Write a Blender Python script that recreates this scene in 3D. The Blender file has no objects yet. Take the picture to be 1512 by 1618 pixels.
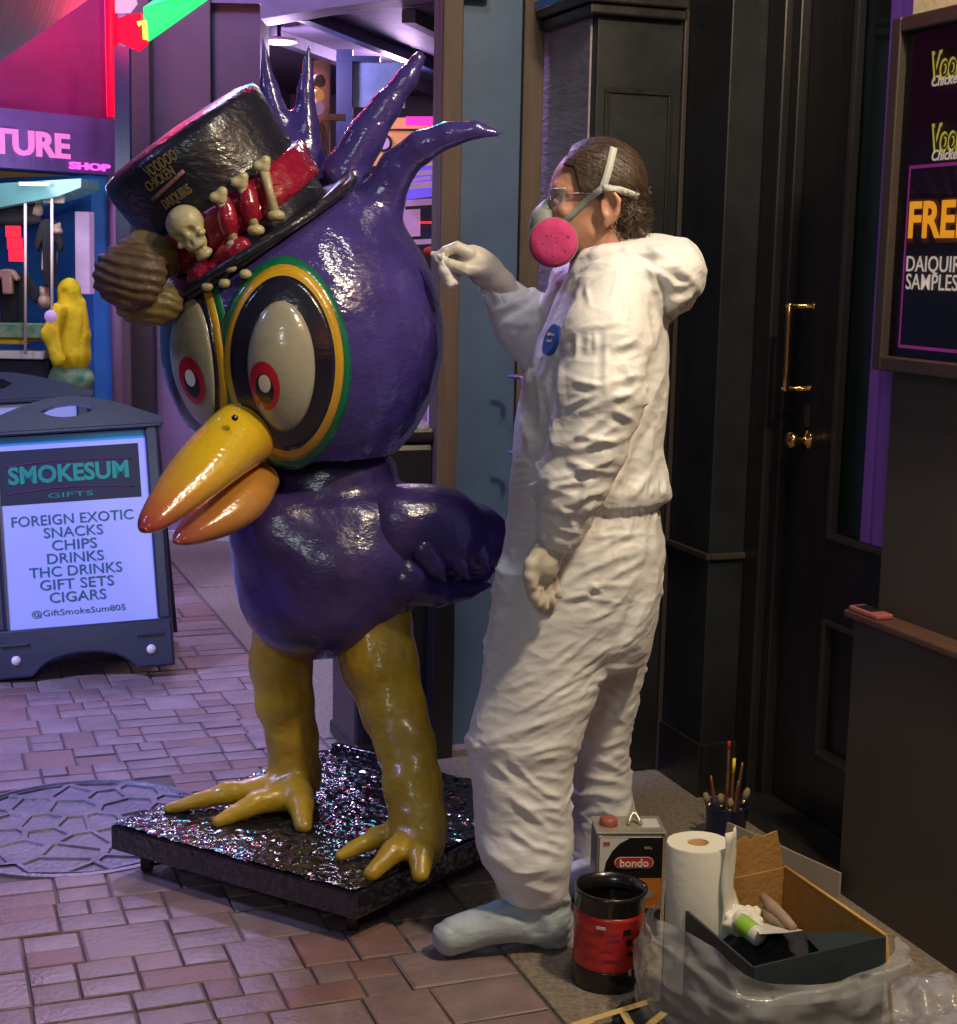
import bpy, bmesh, math, random
import numpy as np
from mathutils import Vector, Matrix
random.seed(7); rng = np.random.default_rng(7)
SC = bpy.context.scene
COL = SC.collection
R_ = math.radians
# ---------------------------------------------------------------- camera
CH = 1.53; FP = 2450.; CX = 756.; CY = 809.
_p = R_(9.23); _r = R_(1.1)
F = np.array([0, math.cos(_p), -math.sin(_p)])
_U0 = np.array([0, math.sin(_p), math.cos(_p)]); _R0 = np.array([1., 0, 0])
RR = _R0*math.cos(_r)+_U0*math.sin(_r); UU = _U0*math.cos(_r)-_R0*math.sin(_r)
CAM = np.array([0, 0, CH])
cam = bpy.data.objects.new('camera', bpy.data.cameras.new('camera')); COL.objects.link(cam)
cam.matrix_world = Matrix(((RR[0], UU[0], -F[0], 0), (RR[1], UU[1], -F[1], 0), (RR[2], UU[2], -F[2], CH), (0, 0, 0, 1)))
cam.data.sensor_fit = 'HORIZONTAL'; cam.data.sensor_width = 36; cam.data.lens = 36*FP/1512
cam.data.clip_end = 200; SC.camera = cam
SC.view_settings.view_transform = 'Standard'; SC.view_settings.look = 'None'
SC.view_settings.gamma = 1; SC.view_settings.exposure = 0; SC.view_settings.use_curve_mapping = False
SC.cycles.use_denoising = True
SC.cycles.max_bounces = 6
# ---------------------------------------------------------------- night sky
W = bpy.data.worlds.new('World'); SC.world = W; W.use_nodes = True
wn = W.node_tree; bg = wn.nodes['Background']
sky = wn.nodes.new('ShaderNodeTexSky'); sky.sky_type = 'NISHITA'; sky.sun_disc = False
sky.sun_elevation = R_(2); sky.sun_rotation = R_(150)
mxw = wn.nodes.new('ShaderNodeMix'); mxw.data_type = 'RGBA'; mxw.blend_type = 'MULTIPLY'; mxw.inputs[0].default_value = 1
wn.links.new(sky.outputs[0], mxw.inputs[6]); mxw.inputs[7].default_value = (.55, .5, 1, 1)
wn.links.new(mxw.outputs[2], bg.inputs[0]); bg.inputs[1].default_value = .05

def light(name, kind, loc, tgt, power, col, size=.5, sy=None, spot=None):
    l = bpy.data.lights.new(name, kind); l.energy = power; l.color = col
    if kind == 'AREA':
        l.size = size
        if sy: l.shape = 'RECTANGLE'; l.size_y = sy
        else: l.shape = 'DISK'
    else:
        l.shadow_soft_size = size
    if spot: l.spot_size = R_(spot); l.spot_blend = .6
    o = bpy.data.objects.new(name, l); COL.objects.link(o); o.location = loc
    d = Vector(tgt)-Vector(loc); o.rotation_euler = d.to_track_quat('-Z', 'Y').to_euler()
    return o
# street lamps of the place: warm shop-front lamp over the door, mauve street light, violet club light; plus one added fill
light('shopfront_lamp', 'AREA', (1.12, 2.15, 3.0), (0.25, 3.3, .7), 52, (1, .79, .53), .22)
light('gallery_downlight', 'AREA', (.50, 2.75, 3.3), (-.35, 3.8, .8), 13, (1, .92, .82), .30)
light('fill_behind_camera', 'AREA', (-.9, -1.6, 2.9), (-.2, 3.5, .9), 25, (.84, .96, .90), .8)  # added fill from behind the camera, lifts the coverall front
light('mauve_street_light', 'POINT', (-1.75, 7.2, 4.5), (-.8, 3.6, 0), 520, (.44, .34, 1), .22)
vl = light('violet_club_light', 'AREA', (-3.4, 3.0, 3.4), (-1.5, 5.2, .3), 42, (.40, .42, 1), .6); vl.data.spread = R_(66)

# ---------------------------------------------------------------- pixel <-> world
def ray(x, y): return F+(x-CX)/FP*RR-(y-CY)/FP*UU
def P(x, y, Y): d = ray(x, y); return CAM+d*Y/d[1]
def G(x, y, z=0.): d = ray(x, y); return CAM+d*(z-CH)/d[2]
def onplane(x, y, A, n): d = ray(x, y); return CAM+d*(((A-CAM)@n)/(d@n))
def V(a): return Vector([float(t) for t in a])

# ---------------------------------------------------------------- object helpers
def link(name, me, mat=None, parent=None):
    o = bpy.data.objects.new(name, me); COL.objects.link(o)
    if mat is not None:
        for m in (mat if isinstance(mat, (list, tuple)) else [mat]): me.materials.append(m)
    if parent: o.parent = parent
    return o
def tag(o, label=None, cat=None, group=None, kind=None):
    if label: o['label'] = label
    if cat: o['category'] = cat
    if group: o['group'] = group
    if kind: o['kind'] = kind
    return o
def empty(name, loc=(0, 0, 0)):
    # things are built in world space, so the Empty at the base carries an inverse offset on its parts
    o = bpy.data.objects.new(name, None); COL.objects.link(o); o.location = V(loc); o.empty_display_size = .05
    return o
def settle(root):
    "shift children so that an Empty placed at the base keeps them where they were built"
    for c in list(root.children): c.location = c.location-root.location
def smooth(me, on=True): me.polygons.foreach_set('use_smooth', [on]*len(me.polygons))
def mesh(name, v, f, mat=None, parent=None, sm=False, flip=False):
    me = bpy.data.meshes.new(name)
    me.from_pydata([tuple(map(float, a)) for a in v], [], [tuple(int(i) for i in q) for q in f]); me.update()
    if flip: me.flip_normals()
    if sm: smooth(me)
    return link(name, me, mat, parent)
def bevel(o, w=.004, seg=2):
    m = o.modifiers.new('bevel', 'BEVEL'); m.width = w; m.segments = seg; m.limit_method = 'ANGLE'; return o
BOXF = [(0, 3, 2, 1), (4, 5, 6, 7), (0, 1, 5, 4), (1, 2, 6, 5), (2, 3, 7, 6), (3, 0, 4, 7)]
def prism(name, base, z0, z1, mat, parent=None, bv=0):
    "vertical prism over a counter-clockwise or clockwise xy polygon"
    b = [np.array(q[:2], float) for q in base]; n = len(b)
    ar = sum(b[i][0]*b[(i+1) % n][1]-b[(i+1) % n][0]*b[i][1] for i in range(n))
    if ar < 0: b = b[::-1]
    v = [(q[0], q[1], z0) for q in b]+[(q[0], q[1], z1) for q in b]
    f = [tuple(range(n))[::-1], tuple(range(n, 2*n))]+[(i, (i+1) % n, n+(i+1) % n, n+i) for i in range(n)]
    o = mesh(name, v, f, mat, parent)
    if bv: bevel(o, bv)
    return o
def box3(name, c, ax, ay, az, mat, parent=None, bv=0):
    "oriented box: centre and three half vectors"
    c, ax, ay, az = (np.array(t, float) for t in (c, ax, ay, az))
    if np.dot(np.cross(ax, ay), az) < 0: az = -az
    v = [c-ax-ay-az, c+ax-ay-az, c+ax+ay-az, c-ax+ay-az, c-ax-ay+az, c+ax-ay+az, c+ax+ay+az, c-ax+ay+az]
    o = mesh(name, v, BOXF, mat, parent)
    if bv: bevel(o, bv)
    return o
def frame_of(t):
    t = t/np.linalg.norm(t); h = np.array([0, 0, 1.]) if abs(t[2]) < .9 else np.array([1., 0, 0])
    a = np.cross(h, t); a /= np.linalg.norm(a); return a, np.cross(t, a)
def tube(name, pts, rad, mat, parent=None, n=12, sm=True, closed=False):
    pts = [np.array(p, float) for p in pts]; m = len(pts)
    if np.isscalar(rad): rad = [rad]*m
    v = []; f = []; a = None
    for i in range(m):
        if closed: t = pts[(i+1) % m]-pts[i-1]
        else: t = pts[min(i+1, m-1)]-pts[max(i-1, 0)]
        t = t/(np.linalg.norm(t)+1e-9)
        if a is None: a, b = frame_of(t)
        else:
            a = a-t*(a@t); a /= np.linalg.norm(a); b = np.cross(t, a)
        for k in range(n):
            th = 2*math.pi*k/n; v.append(pts[i]+rad[i]*(math.cos(th)*a+math.sin(th)*b))
    for i in range(m if closed else m-1):
        j = (i+1) % m
        for k in range(n): f.append((i*n+k, i*n+(k+1) % n, j*n+(k+1) % n, j*n+k))
    if not closed: f += [tuple(range(n))[::-1], tuple(range((m-1)*n, m*n))]
    return mesh(name, v, f, mat, parent, sm)
def lathe(name, c, axis, prof, mat, parent=None, n=40, sm=True, sx=1., wob=None, xdir=None):
    "prof: list of (radius, height along axis)"
    axis = np.array(axis, float); axis /= np.linalg.norm(axis); a, b = frame_of(axis)
    if xdir is not None:
        a = np.array(xdir, float); a -= axis*(a@axis); a /= np.linalg.norm(a); b = np.cross(axis, a)
    v = []; f = []
    for i, (r, h) in enumerate(prof):
        for k in range(n):
            th = 2*math.pi*k/n; rr = r*(1+(wob(th, h) if wob else 0))
            v.append(np.array(c)+axis*h+rr*(math.cos(th)*a*sx+math.sin(th)*b))
    m = len(prof)
    for i in range(m-1):
        for k in range(n): f.append((i*n+k, i*n+(k+1) % n, (i+1)*n+(k+1) % n, (i+1)*n+k))
    if prof[0][0] > 1e-6: f.append(tuple(range(n))[::-1])
    if prof[-1][0] > 1e-6: f.append(tuple(range((m-1)*n, m*n)))
    return mesh(name, v, f, mat, parent, sm)
def autosmooth(o, ang=40):
    me = o.data; smooth(me); bm = bmesh.new(); bm.from_mesh(me)
    for e in bm.edges:
        if len(e.link_faces) == 2 and e.calc_face_angle(0) > R_(ang): e.smooth = False
    bm.to_mesh(me); bm.free(); return o
def letters(body, name, mat, parent, origin, xdir, ydir, size, align='CENTER', bold=0., extr=.0006, width=None, shear=0., sy=1.):
    "flat lettering laid on a plane; becomes a mesh"
    cu = bpy.data.curves.new(name, 'FONT'); cu.body = body; cu.size = 1; cu.align_x = align; cu.align_y = 'CENTER'
    cu.offset = bold; cu.extrude = .02; cu.resolution_u = 3; cu.shear = shear
    t = bpy.data.objects.new(name, cu); COL.objects.link(t); bpy.context.view_layer.update()
    me = bpy.data.meshes.new_from_object(t); bpy.data.objects.remove(t)
    x = np.array(xdir, float); x /= np.linalg.norm(x); y = np.array(ydir, float); y /= np.linalg.norm(y); z = np.cross(x, y)
    co = np.empty(len(me.vertices)*3); me.vertices.foreach_get('co', co); co = co.reshape(-1, 3)
    s = size; sx = size
    if width: sx = width/(co[:, 0].max()-co[:, 0].min())
    new = np.array(origin)+co[:, :1]*sx*x+co[:, 1:2]*s*sy*y+(co[:, 2:3]/.02)*extr*z+z*extr*1.5
    me.vertices.foreach_set('co', new.ravel()); me.update()
    return link(name, me, mat, parent)

# ---------------------------------------------------------------- materials
def newmat(name):
    m = bpy.data.materials.new(name); m.use_nodes = True
    return m, m.node_tree, m.node_tree.nodes['Principled BSDF']
def N(t, typ, **k):
    n = t.nodes.new(typ)
    for a, b in k.items(): setattr(n, a, b)
    return n
def mat(name, col, rough=.6, *a, world=False, **k):
    m = _mat(name, col, rough, *a, **k)
    if world:
        t = m.node_tree; g_ = N(t, 'ShaderNodeNewGeometry')
        for l in [l for l in t.links if l.from_node.type == 'TEX_COORD']: t.links.new(g_.outputs['Position'], l.to_socket)
    return m
def _mat(name, col, rough=.6, metal=0., bump=0., bscale=30., var=0., vscale=4., coat=0., col2=None, emit=None, es=0., trans=0., alpha=1., stretch=None, spec=.5, detail=4, bdist=.01, sheen=0., sss=0., rvar=0., coatr=.05):
    m, t, b = newmat(name)
    tc = N(t, 'ShaderNodeTexCoord'); src = tc.outputs['Object']
    if stretch:
        mp = N(t, 'ShaderNodeMapping'); mp.inputs['Scale'].default_value = stretch; t.links.new(src, mp.inputs[0]); src = mp.outputs[0]
    c = (*col, 1); b.inputs['Base Color'].default_value = c
    if var or col2:
        n = N(t, 'ShaderNodeTexNoise'); n.inputs['Scale'].default_value = vscale; n.inputs['Detail'].default_value = 6; n.inputs['Roughness'].default_value = .65
        t.links.new(src, n.inputs['Vector'])
        rp = N(t, 'ShaderNodeValToRGB'); rp.color_ramp.elements[0].position = .3; rp.color_ramp.elements[1].position = .7
        c2 = col2 or tuple(min(1, q*(1+var)) for q in col); c1 = col if col2 else tuple(q*(1-var) for q in col)
        rp.color_ramp.elements[0].color = (*c1, 1); rp.color_ramp.elements[1].color = (*c2, 1)
        t.links.new(n.outputs[0], rp.inputs[0]); t.links.new(rp.outputs[0], b.inputs['Base Color'])
        if rvar:
            mr = N(t, 'ShaderNodeMapRange'); mr.inputs[3].default_value = max(.02, rough-rvar); mr.inputs[4].default_value = rough+rvar
            t.links.new(n.outputs[0], mr.inputs[0]); t.links.new(mr.outputs[0], b.inputs['Roughness'])
    b.inputs['Roughness'].default_value = rough; b.inputs['Metallic'].default_value = metal
    b.inputs['Specular IOR Level'].default_value = spec
    b.inputs['Coat Weight'].default_value = coat; b.inputs['Coat Roughness'].default_value = coatr
    b.inputs['Alpha'].default_value = alpha; b.inputs['Transmission Weight'].default_value = trans
    b.inputs['Sheen Weight'].default_value = sheen
    if sss: b.inputs['Subsurface Weight'].default_value = sss; b.inputs['Subsurface Radius'].default_value = (.02, .01, .005); b.inputs['Subsurface Scale'].default_value = .5
    if emit: b.inputs['Emission Color'].default_value = (*emit, 1); b.inputs['Emission Strength'].default_value = es
    if bump:
        n = N(t, 'ShaderNodeTexNoise'); n.inputs['Scale'].default_value = bscale; n.inputs['Detail'].default_value = detail
        t.links.new(src, n.inputs['Vector'])
        bp = N(t, 'ShaderNodeBump'); bp.inputs['Strength'].default_value = bump; bp.inputs['Distance'].default_value = bdist
        t.links.new(n.outputs[0], bp.inputs['Height']); t.links.new(bp.outputs[0], b.inputs['Normal'])
        if coat: t.links.new(bp.outputs[0], b.inputs['Coat Normal'])
    return m
def emitmat(name, col, s): return mat(name, tuple(q*.2 for q in col), .5, emit=col, es=s)

# ---------------------------------------------------------------- noise and implicit surfaces
_perm = rng.permutation(256); _perm = np.concatenate([_perm, _perm, _perm])
_g = rng.normal(size=(256, 3)); _g /= np.linalg.norm(_g, axis=1)[:, None]
def perlin(p):
    p = np.asarray(p, float); i = np.floor(p).astype(int); f = p-i; u = f*f*f*(f*(f*6-15)+10); i &= 255
    r = 0
    for dx in (0, 1):
        for dy in (0, 1):
            for dz in (0, 1):
                h = _perm[_perm[_perm[i[:, 0]+dx]+i[:, 1]+dy]+i[:, 2]+dz] & 255
                d = (_g[h]*(f-[dx, dy, dz])).sum(1)
                w = (u[:, 0] if dx else 1-u[:, 0])*(u[:, 1] if dy else 1-u[:, 1])*(u[:, 2] if dz else 1-u[:, 2])
                r = r+w*d
    return r*1.6
def fbm(p, o=3):
    s = 0; a = 1
    for k in range(o): s = s+a*perlin(p*2**k+7.3*k); a *= .5
    return s
def smin(a, b, k):
    h = np.clip(.5+.5*(b-a)/k, 0, 1); return b*(1-h)+a*h-k*h*(1-h)
def ell(p, c, r, rot=None):
    q = p-np.array(c)
    if rot is not None: q = q@rot
    r = np.array(r); k0 = np.sqrt(((q/r)**2).sum(1)); k1 = np.sqrt(((q/(r*r))**2).sum(1))+1e-9
    return k0*(k0-1)/k1
def cap(p, a, b, ra, rb):
    a = np.array(a, float); b = np.array(b, float); ab = b-a
    t = np.clip(((p-a)@ab)/(ab@ab), 0, 1); return np.linalg.norm(p-a-t[:, None]*ab, axis=1)-(ra+(rb-ra)*t)
def chain(p, pts, rad, k=.02):
    d = None
    for i in range(len(pts)-1):
        e = cap(p, pts[i], pts[i+1], rad[i], rad[i+1]); d = e if d is None else smin(d, e, k)
    return d
def stack(p, rows):
    "rows of (z, cx, cy, ax, ay) -> distance to a column of ellipses"
    r = np.array(sorted(rows)); z = p[:, 2]
    cx, cy, ax, ay = (np.interp(z, r[:, 0], r[:, i]) for i in (1, 2, 3, 4))
    qx = (p[:, 0]-cx)/ax; qy = (p[:, 1]-cy)/ay; k0 = np.sqrt(qx*qx+qy*qy); k1 = np.sqrt((qx/ax)**2+(qy/ay)**2)+1e-9
    d = np.maximum(k0*(k0-1)/k1, -.5*np.minimum(ax, ay))
    return np.maximum(d, np.maximum(r[0, 0]-z, z-r[-1, 0]))
def sdf_mesh(fn, lo, hi, h):
    lo = np.array(lo, float); n = np.ceil((np.array(hi)-lo)/h).astype(int)+1
    K = 4; nc = (n+K-1)//K+1
    ax = [lo[i]+np.arange(nc[i])*h*K for i in range(3)]
    gx = np.stack(np.meshgrid(*ax, indexing='ij'), -1).reshape(-1, 3)
    cv = np.concatenate([fn(c) for c in np.array_split(gx, max(1, len(gx)//200000))]).reshape(nc)
    act = np.abs(cv) < h*K*2.2
    val = np.repeat(np.repeat(np.repeat(cv, K, 0), K, 1), K, 2).astype(np.float32)[K//2:, K//2:, K//2:]
    am = np.repeat(np.repeat(np.repeat(act, K, 0), K, 1), K, 2)[K//2:, K//2:, K//2:]
    n = np.minimum(n, val.shape); val = val[:n[0], :n[1], :n[2]].copy(); am = am[:n[0], :n[1], :n[2]]
    idx = np.argwhere(am); pts = lo+idx*h
    out = np.concatenate([fn(c) for c in np.array_split(pts, max(1, len(pts)//200000))]) if len(pts) else []
    val[idx[:, 0], idx[:, 1], idx[:, 2]] = out
    s = val < 0
    c = np.zeros(tuple(n-1), int)
    offs = [(i, j, k) for i in (0, 1) for j in (0, 1) for k in (0, 1)]
    def sl(a, o): return a[o[0]:a.shape[0]-1+o[0], o[1]:a.shape[1]-1+o[1], o[2]:a.shape[2]-1+o[2]]
    for o in offs: c += sl(s, o)
    cell = (c > 0) & (c < 8); ci = np.argwhere(cell); m = len(ci)
    ids = -np.ones(cell.shape, int); ids[cell] = np.arange(m)
    acc = np.zeros((m, 3)); cnt = np.zeros(m)
    for a in offs:
        for axn in range(3):
            if a[axn]: continue
            b = list(a); b[axn] = 1
            va = val[ci[:, 0]+a[0], ci[:, 1]+a[1], ci[:, 2]+a[2]]; vb = val[ci[:, 0]+b[0], ci[:, 1]+b[1], ci[:, 2]+b[2]]
            cr = (va < 0) != (vb < 0); t = np.where(cr, va/np.where(cr, va-vb, 1), 0)
            q = np.array(a, float)[None]+np.zeros((m, 3)); q[:, axn] += t
            acc += q*cr[:, None]; cnt += cr
    verts = lo+(ci+acc/cnt[:, None])*h
    quads = []
    for axn in range(3):
        o = [0, 0, 0]; o[axn] = 1
        A = s[:s.shape[0]-o[0], :s.shape[1]-o[1], :s.shape[2]-o[2]]; B = s[o[0]:, o[1]:, o[2]:]
        e = np.argwhere(A != B); d1, d2 = [(1, 2), (2, 0), (0, 1)][axn]
        e = e[(e[:, d1] > 0) & (e[:, d2] > 0) & (e[:, d1] < cell.shape[d1]) & (e[:, d2] < cell.shape[d2])]
        ins = A[e[:, 0], e[:, 1], e[:, 2]]
        def I(a, b): q = e.copy(); q[:, d1] -= a; q[:, d2] -= b; return ids[q[:, 0], q[:, 1], q[:, 2]]
        Q = np.stack([I(1, 1), I(0, 1), I(0, 0), I(1, 0)], 1); Q[~ins] = Q[~ins][:, ::-1]; quads.append(Q)
    return verts, np.concatenate(quads)
def grad(fn, p, e=.002):
    g = np.stack([fn(p+np.eye(3)[i]*e)-fn(p-np.eye(3)[i]*e) for i in range(3)], 1)
    return g/(np.linalg.norm(g, axis=1)[:, None]+1e-9)
def blob(name, fn, lo, hi, h, mat, parent=None, disp=None, relax=2):
    v, q = sdf_mesh(fn, lo, hi, h)
    nb = np.zeros_like(v); ct = np.zeros(len(v))
    for it in range(relax):
        nb[:] = 0; ct[:] = 0
        for a, b in ((0, 1), (1, 2), (2, 3), (3, 0)):
            for k in range(3): nb[:, k] += np.bincount(q[:, a], v[q[:, b], k], len(v))+np.bincount(q[:, b], v[q[:, a], k], len(v))
            ct += np.bincount(q[:, a], minlength=len(v))+np.bincount(q[:, b], minlength=len(v))
        v = v*.5+.5*nb/ct[:, None]
    if disp is not None: v = v+grad(fn, v)*disp(v)[:, None]
    me = bpy.data.meshes.new(name)
    me.vertices.add(len(v)); me.vertices.foreach_set('co', v.ravel())
    me.loops.add(q.size); me.loops.foreach_set('vertex_index', q.ravel().astype(np.int32))
    me.polygons.add(len(q)); me.polygons.foreach_set('loop_start', np.arange(len(q), dtype=np.int32)*4)
    me.update(calc_edges=True); me.validate(); smooth(me)
    return link(name, me, mat, parent)
def march(fn, x, y, n0, n1, out=0.):
    "point where the view line through a pixel meets a surface (used to lay straps and badges on the body)"
    d = ray(x, y); t = n0
    for _ in range(60):
        q = CAM+d*t; s = fn(q[None])[0]-out
        if s < 5e-4: return q
        t += s*.8
        if t > n1: return None
    return None

# ================================================================ SETTING
vp = ray(-148, 395); Uf = np.array([vp[0], vp[1], 0]); Uf /= np.linalg.norm(Uf)      # along the facade, away from the camera
Wf = np.array([Uf[1], -Uf[0], 0.])                                                   # into the building
A0 = G(1345, 1425)
def FS(s, t, z=0.): return A0*[1, 1, 0]+Uf*s+Wf*t+np.array([0, 0, z])
def st(q): q = np.array(q, float)-A0; return q@Uf, q@Wf
def fbox(name, s0, s1, t0, t1, z0, z1, m, parent=None, bv=0):
    return prism(name, [FS(s0, t0), FS(s1, t0), FS(s1, t1), FS(s0, t1)], z0, z1, m, parent, bv)

M = {}
M['mortar'] = mat('mortar', (.12, .095, .09), .9, bump=.4, bscale=60)
M['paver'] = mat('paver brick', (.15, .108, .102), .5, bump=.6, bscale=55, col2=(.27, .185, .17), vscale=7, rvar=.2, detail=8, bdist=.006, world=True)
M['paver2'] = mat('paver brick grey', (.18, .12, .115), .45, bump=.6, bscale=60, col2=(.28, .21, .20), vscale=8, rvar=.2, detail=8, bdist=.006, world=True)
M['paver3'] = mat('paver brick red', (.155, .092, .082), .55, bump=.6, bscale=70, col2=(.25, .14, .115), vscale=6, rvar=.2, detail=8, bdist=.006, world=True)
def agg():
    m = mat('exposed aggregate concrete', (.13, .10, .07), .7, bump=.8, bscale=110, col2=(.30, .25, .19), vscale=70, detail=8, bdist=.006)
    return m
M['agg'] = agg()
M['black'] = mat('black gloss paint', (.009, .009, .010), .33, bump=.35, bscale=16, spec=.5, rvar=.14, col2=(.022, .019, .017), vscale=6, stretch=(1, 1, .12), detail=8)
M['blackpil'] = mat('black pilaster paint', (.016, .018, .02), .42, bump=.15, bscale=14, spec=.4, var=.35, vscale=4, rvar=.12)
M['wallgrey'] = mat('dark grey olive wall paint', (.052, .047, .038), .5, bump=.08, bscale=90, var=.12, vscale=3)  # on the upper wall this dark tone holds the falloff of light
M['beige'] = mat('cream lit wall', (.62, .48, .30), .7, bump=.2, bscale=60, var=.08)  # light on the wall top is put into this paler colour
M['stucco'] = mat('pale stucco', (.36, .31, .32), .8, bump=.5, bscale=22, var=.18, vscale=7, stretch=(1, 1, 3.2), detail=8)
M['trimbrown'] = mat('dark brown trim', (.09, .045, .03), .5, bump=.2, bscale=30, var=.2)

ground = mesh('ground', [(-30, -6, -.007), (30, -6, -.007), (30, 40, -.007), (-30, 40, -.007)], [(0, 1, 2, 3)], M['mortar']); tag(ground, kind='structure')

# street pavers, laid square to the facade
T_K = st(G(790, 1500))[1]                     # seam between street pavers and sidewalk slab
def paver_mesh(k):
    r = random.Random(k); b = .022; j = lambda: r.uniform(-.012, .012)
    v = []
    for (x, y) in ((-.5, -.5), (.5, -.5), (.5, .5), (-.5, .5)): v.append((x+j(), y+j(), -1))
    for (x, y) in ((-.5, -.5), (.5, -.5), (.5, .5), (-.5, .5)): v.append((x+j()*.4, y+j()*.4, -.22))
    for (x, y) in ((-.5, -.5), (.5, -.5), (.5, .5), (-.5, .5)): v.append((x*(1-2*b)+j(), y*(1-2*b)+j(), 0+r.uniform(-.05, .05)))
    f = []
    for a in (0, 4):
        for i in range(4): f.append((a+i, a+(i+1) % 4, a+4+(i+1) % 4, a+4+i))
    c = len(v); v.append((0, 0, .08)); f += [(8+i, 8+(i+1) % 4, c) for i in range(4)]
    me = bpy.data.meshes.new('paver'); me.from_pydata(v, [], f)
    me.polygons.foreach_set('use_smooth', [False]*8+[True]*4)
    return me
pav_var = []
for k in range(12):
    me = paver_mesh(k); me.materials.append([M['paver'], M['paver2'], M['paver'], M['paver3']][k % 4]); pav_var.append(me)
MH = G(128, 1303); MHR = .36
cells = []
s = -1.3; band = 0
while s < 7.4:
    bh = .170; t = T_K-random.uniform(0, .12); first = True
    while t > T_K-5.2:
        w = random.choice([.10, .125, .15, .17, .20])
        t1 = t; t0 = t-w
        if first: t1 = T_K; first = False
        if random.random() < .30: cells.append((s, s+bh, t0, t1))
        else:
            cells.append((s, s+bh/2, t0, t1)); 
            if random.random() < .35 and w > .149:
                tm = t0+w*.5; cells.append((s+bh/2, s+bh, t0, tm)); cells.append((s+bh/2, s+bh, tm, t1))
            else: cells.append((s+bh/2, s+bh, t0, t1))
        t = t0
    s += bh; band += 1
vis = []
for (s0, s1, t0, t1) in cells:
    c = FS((s0+s1)/2, (t0+t1)/2)
    if np.linalg.norm((c-MH)[:2]) < MHR+.02: continue
    d = (c-CAM)@F
    if d < 1: continue
    x = CX+FP*((c-CAM)@RR)/d; y = CY-FP*((c-CAM)@UU)/d
    if -260 < x < 1000 and 820 < y < 1900: vis.append((y, s0, s1, t0, t1))
vis.sort(reverse=True)
inb = [v for v in vis if v[0] < 1680]
near = inb[:300]; far = inb[300:]+[v for v in vis if v[0] >= 1680]
ang = math.atan2(Wf[1], Wf[0])
for (y, s0, s1, t0, t1) in near:
    o = bpy.data.objects.new('paver', random.choice(pav_var)); COL.objects.link(o); o.parent = ground
    c = FS((s0+s1)/2, (t0+t1)/2)
    o.location = (c[0], c[1], random.gauss(-.001, .0012)); o.rotation_euler = (random.gauss(0, .006), random.gauss(0, .006), ang+random.gauss(0, .006))
    o.scale = ((t1-t0)-.0055, (s1-s0)-.0055, .014)
v = []; f = []; mi = []
tpl = [(x, y, z) for z, q in ((-1, .5), (-.22, .5), (0, .465)) for x, y in ((-q, -q), (q, -q), (q, q), (-q, q))]
for (y, s0, s1, t0, t1) in far:
    b = len(v); z = random.gauss(-.001, .0015); g = .008
    for (x, yy, zz) in tpl: v.append(FS((s0+s1)/2+yy*(s1-s0-g), (t0+t1)/2+x*(t1-t0-g), z+zz*.02))
    k = random.choice([0, 0, 1, 2])
    for a in (0, 4):
        for i in range(4): f.append((b+a+i, b+a+(i+1) % 4, b+a+4+(i+1) % 4, b+a+4+i)); mi.append(k)
    f.append((b+8, b+9, b+10, b+11)); mi.append(k)
fp = mesh('pavers', v, f, [M['paver'], M['paver2'], M['paver3']], ground); fp.data.polygons.foreach_set('material_index', mi); fp['kind'] = 'stuff'

# sidewalk slabs in front of the door
s0 = -1.6
for i, ln in enumerate((1.05, .93, 1.25, 1.1, 1.3, 1.3, 1.3)):
    o = fbox('concrete_slab', s0+.004, s0+ln-.004, T_K+.006, .9 if s0 < .78 else .9, -.06, .0015*(i % 2), M['agg'], ground, bv=.006); s0 += ln

# manhole cover
M['iron'] = mat('worn cast iron', (.16, .145, .17), .42, .2, bump=.35, bscale=70, var=.3, vscale=9, rvar=.15)
mh = empty('manhole_cover', MH); tag(mh, 'round iron manhole cover with a raised polygon web pattern in the paving', 'manhole cover')
lathe('plate', MH, (0, 0, 1), [(MHR-.02, -.006), (MHR-.02, -.0045), (0.0001, -.0045)], M['iron'], mh, n=64, sm=False)
lathe('rim', MH, (0, 0, 1), [(MHR+.004, -.03), (MHR+.004, .002), (MHR-.010, .004), (MHR-.018, -.008)], M['iron'], mh, n=72, sm=False)
# voronoi web of ribs
pts = []
while len(pts) < 62:
    c = rng.uniform(-MHR*1.25, MHR*1.25, 2)
    if all(np.linalg.norm(c-q) > .072 for q in pts) or (len(pts) and rng.random() < .0008): pts.append(c)
pts = np.array(pts)
def clip(poly, m, n):
    out = []
    for i in range(len(poly)):
        a = poly[i]; b = poly[(i+1) % len(poly)]; da = (a-m)@n; db = (b-m)@n
        if da <= 0: out.append(a)
        if da*db < 0: out.append(a+(b-a)*da/(da-db))
    return out
v = []; f = []
for i, c in enumerate(pts):
    if np.linalg.norm(c) > MHR-.0: continue
    poly = [np.array(q) for q in ((-.6, -.6), (.6, -.6), (.6, .6), (-.6, .6))]
    for k, d in enumerate(pts):
        if k != i: poly = clip(poly, (c+d)/2, (d-c))
    g = len(poly)
    if g < 3: continue
    def rimclip(q, r): L = np.linalg.norm(q); return q*min(1, r/L)
    outer = [rimclip(q, MHR-.02) for q in poly]; cc = sum(outer)/g
    a0 = [cc+(q-cc)*.86 for q in outer]; b = len(v)
    for q in outer: v.append((q[0], q[1], .0015))
    for q in a0: v.append((q[0], q[1], .0015))
    for q in [cc+(q-cc)*.80 for q in outer]: v.append((q[0], q[1], -.0050))
    for k in range(g):
        k2 = (k+1) % g; f += [(b+k, b+k2, b+g+k2, b+g+k), (b+g+k, b+g+k2, b+2*g+k2, b+2*g+k)]
v = [(q[0]+MH[0], q[1]+MH[1], q[2]) for q in v]
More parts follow.
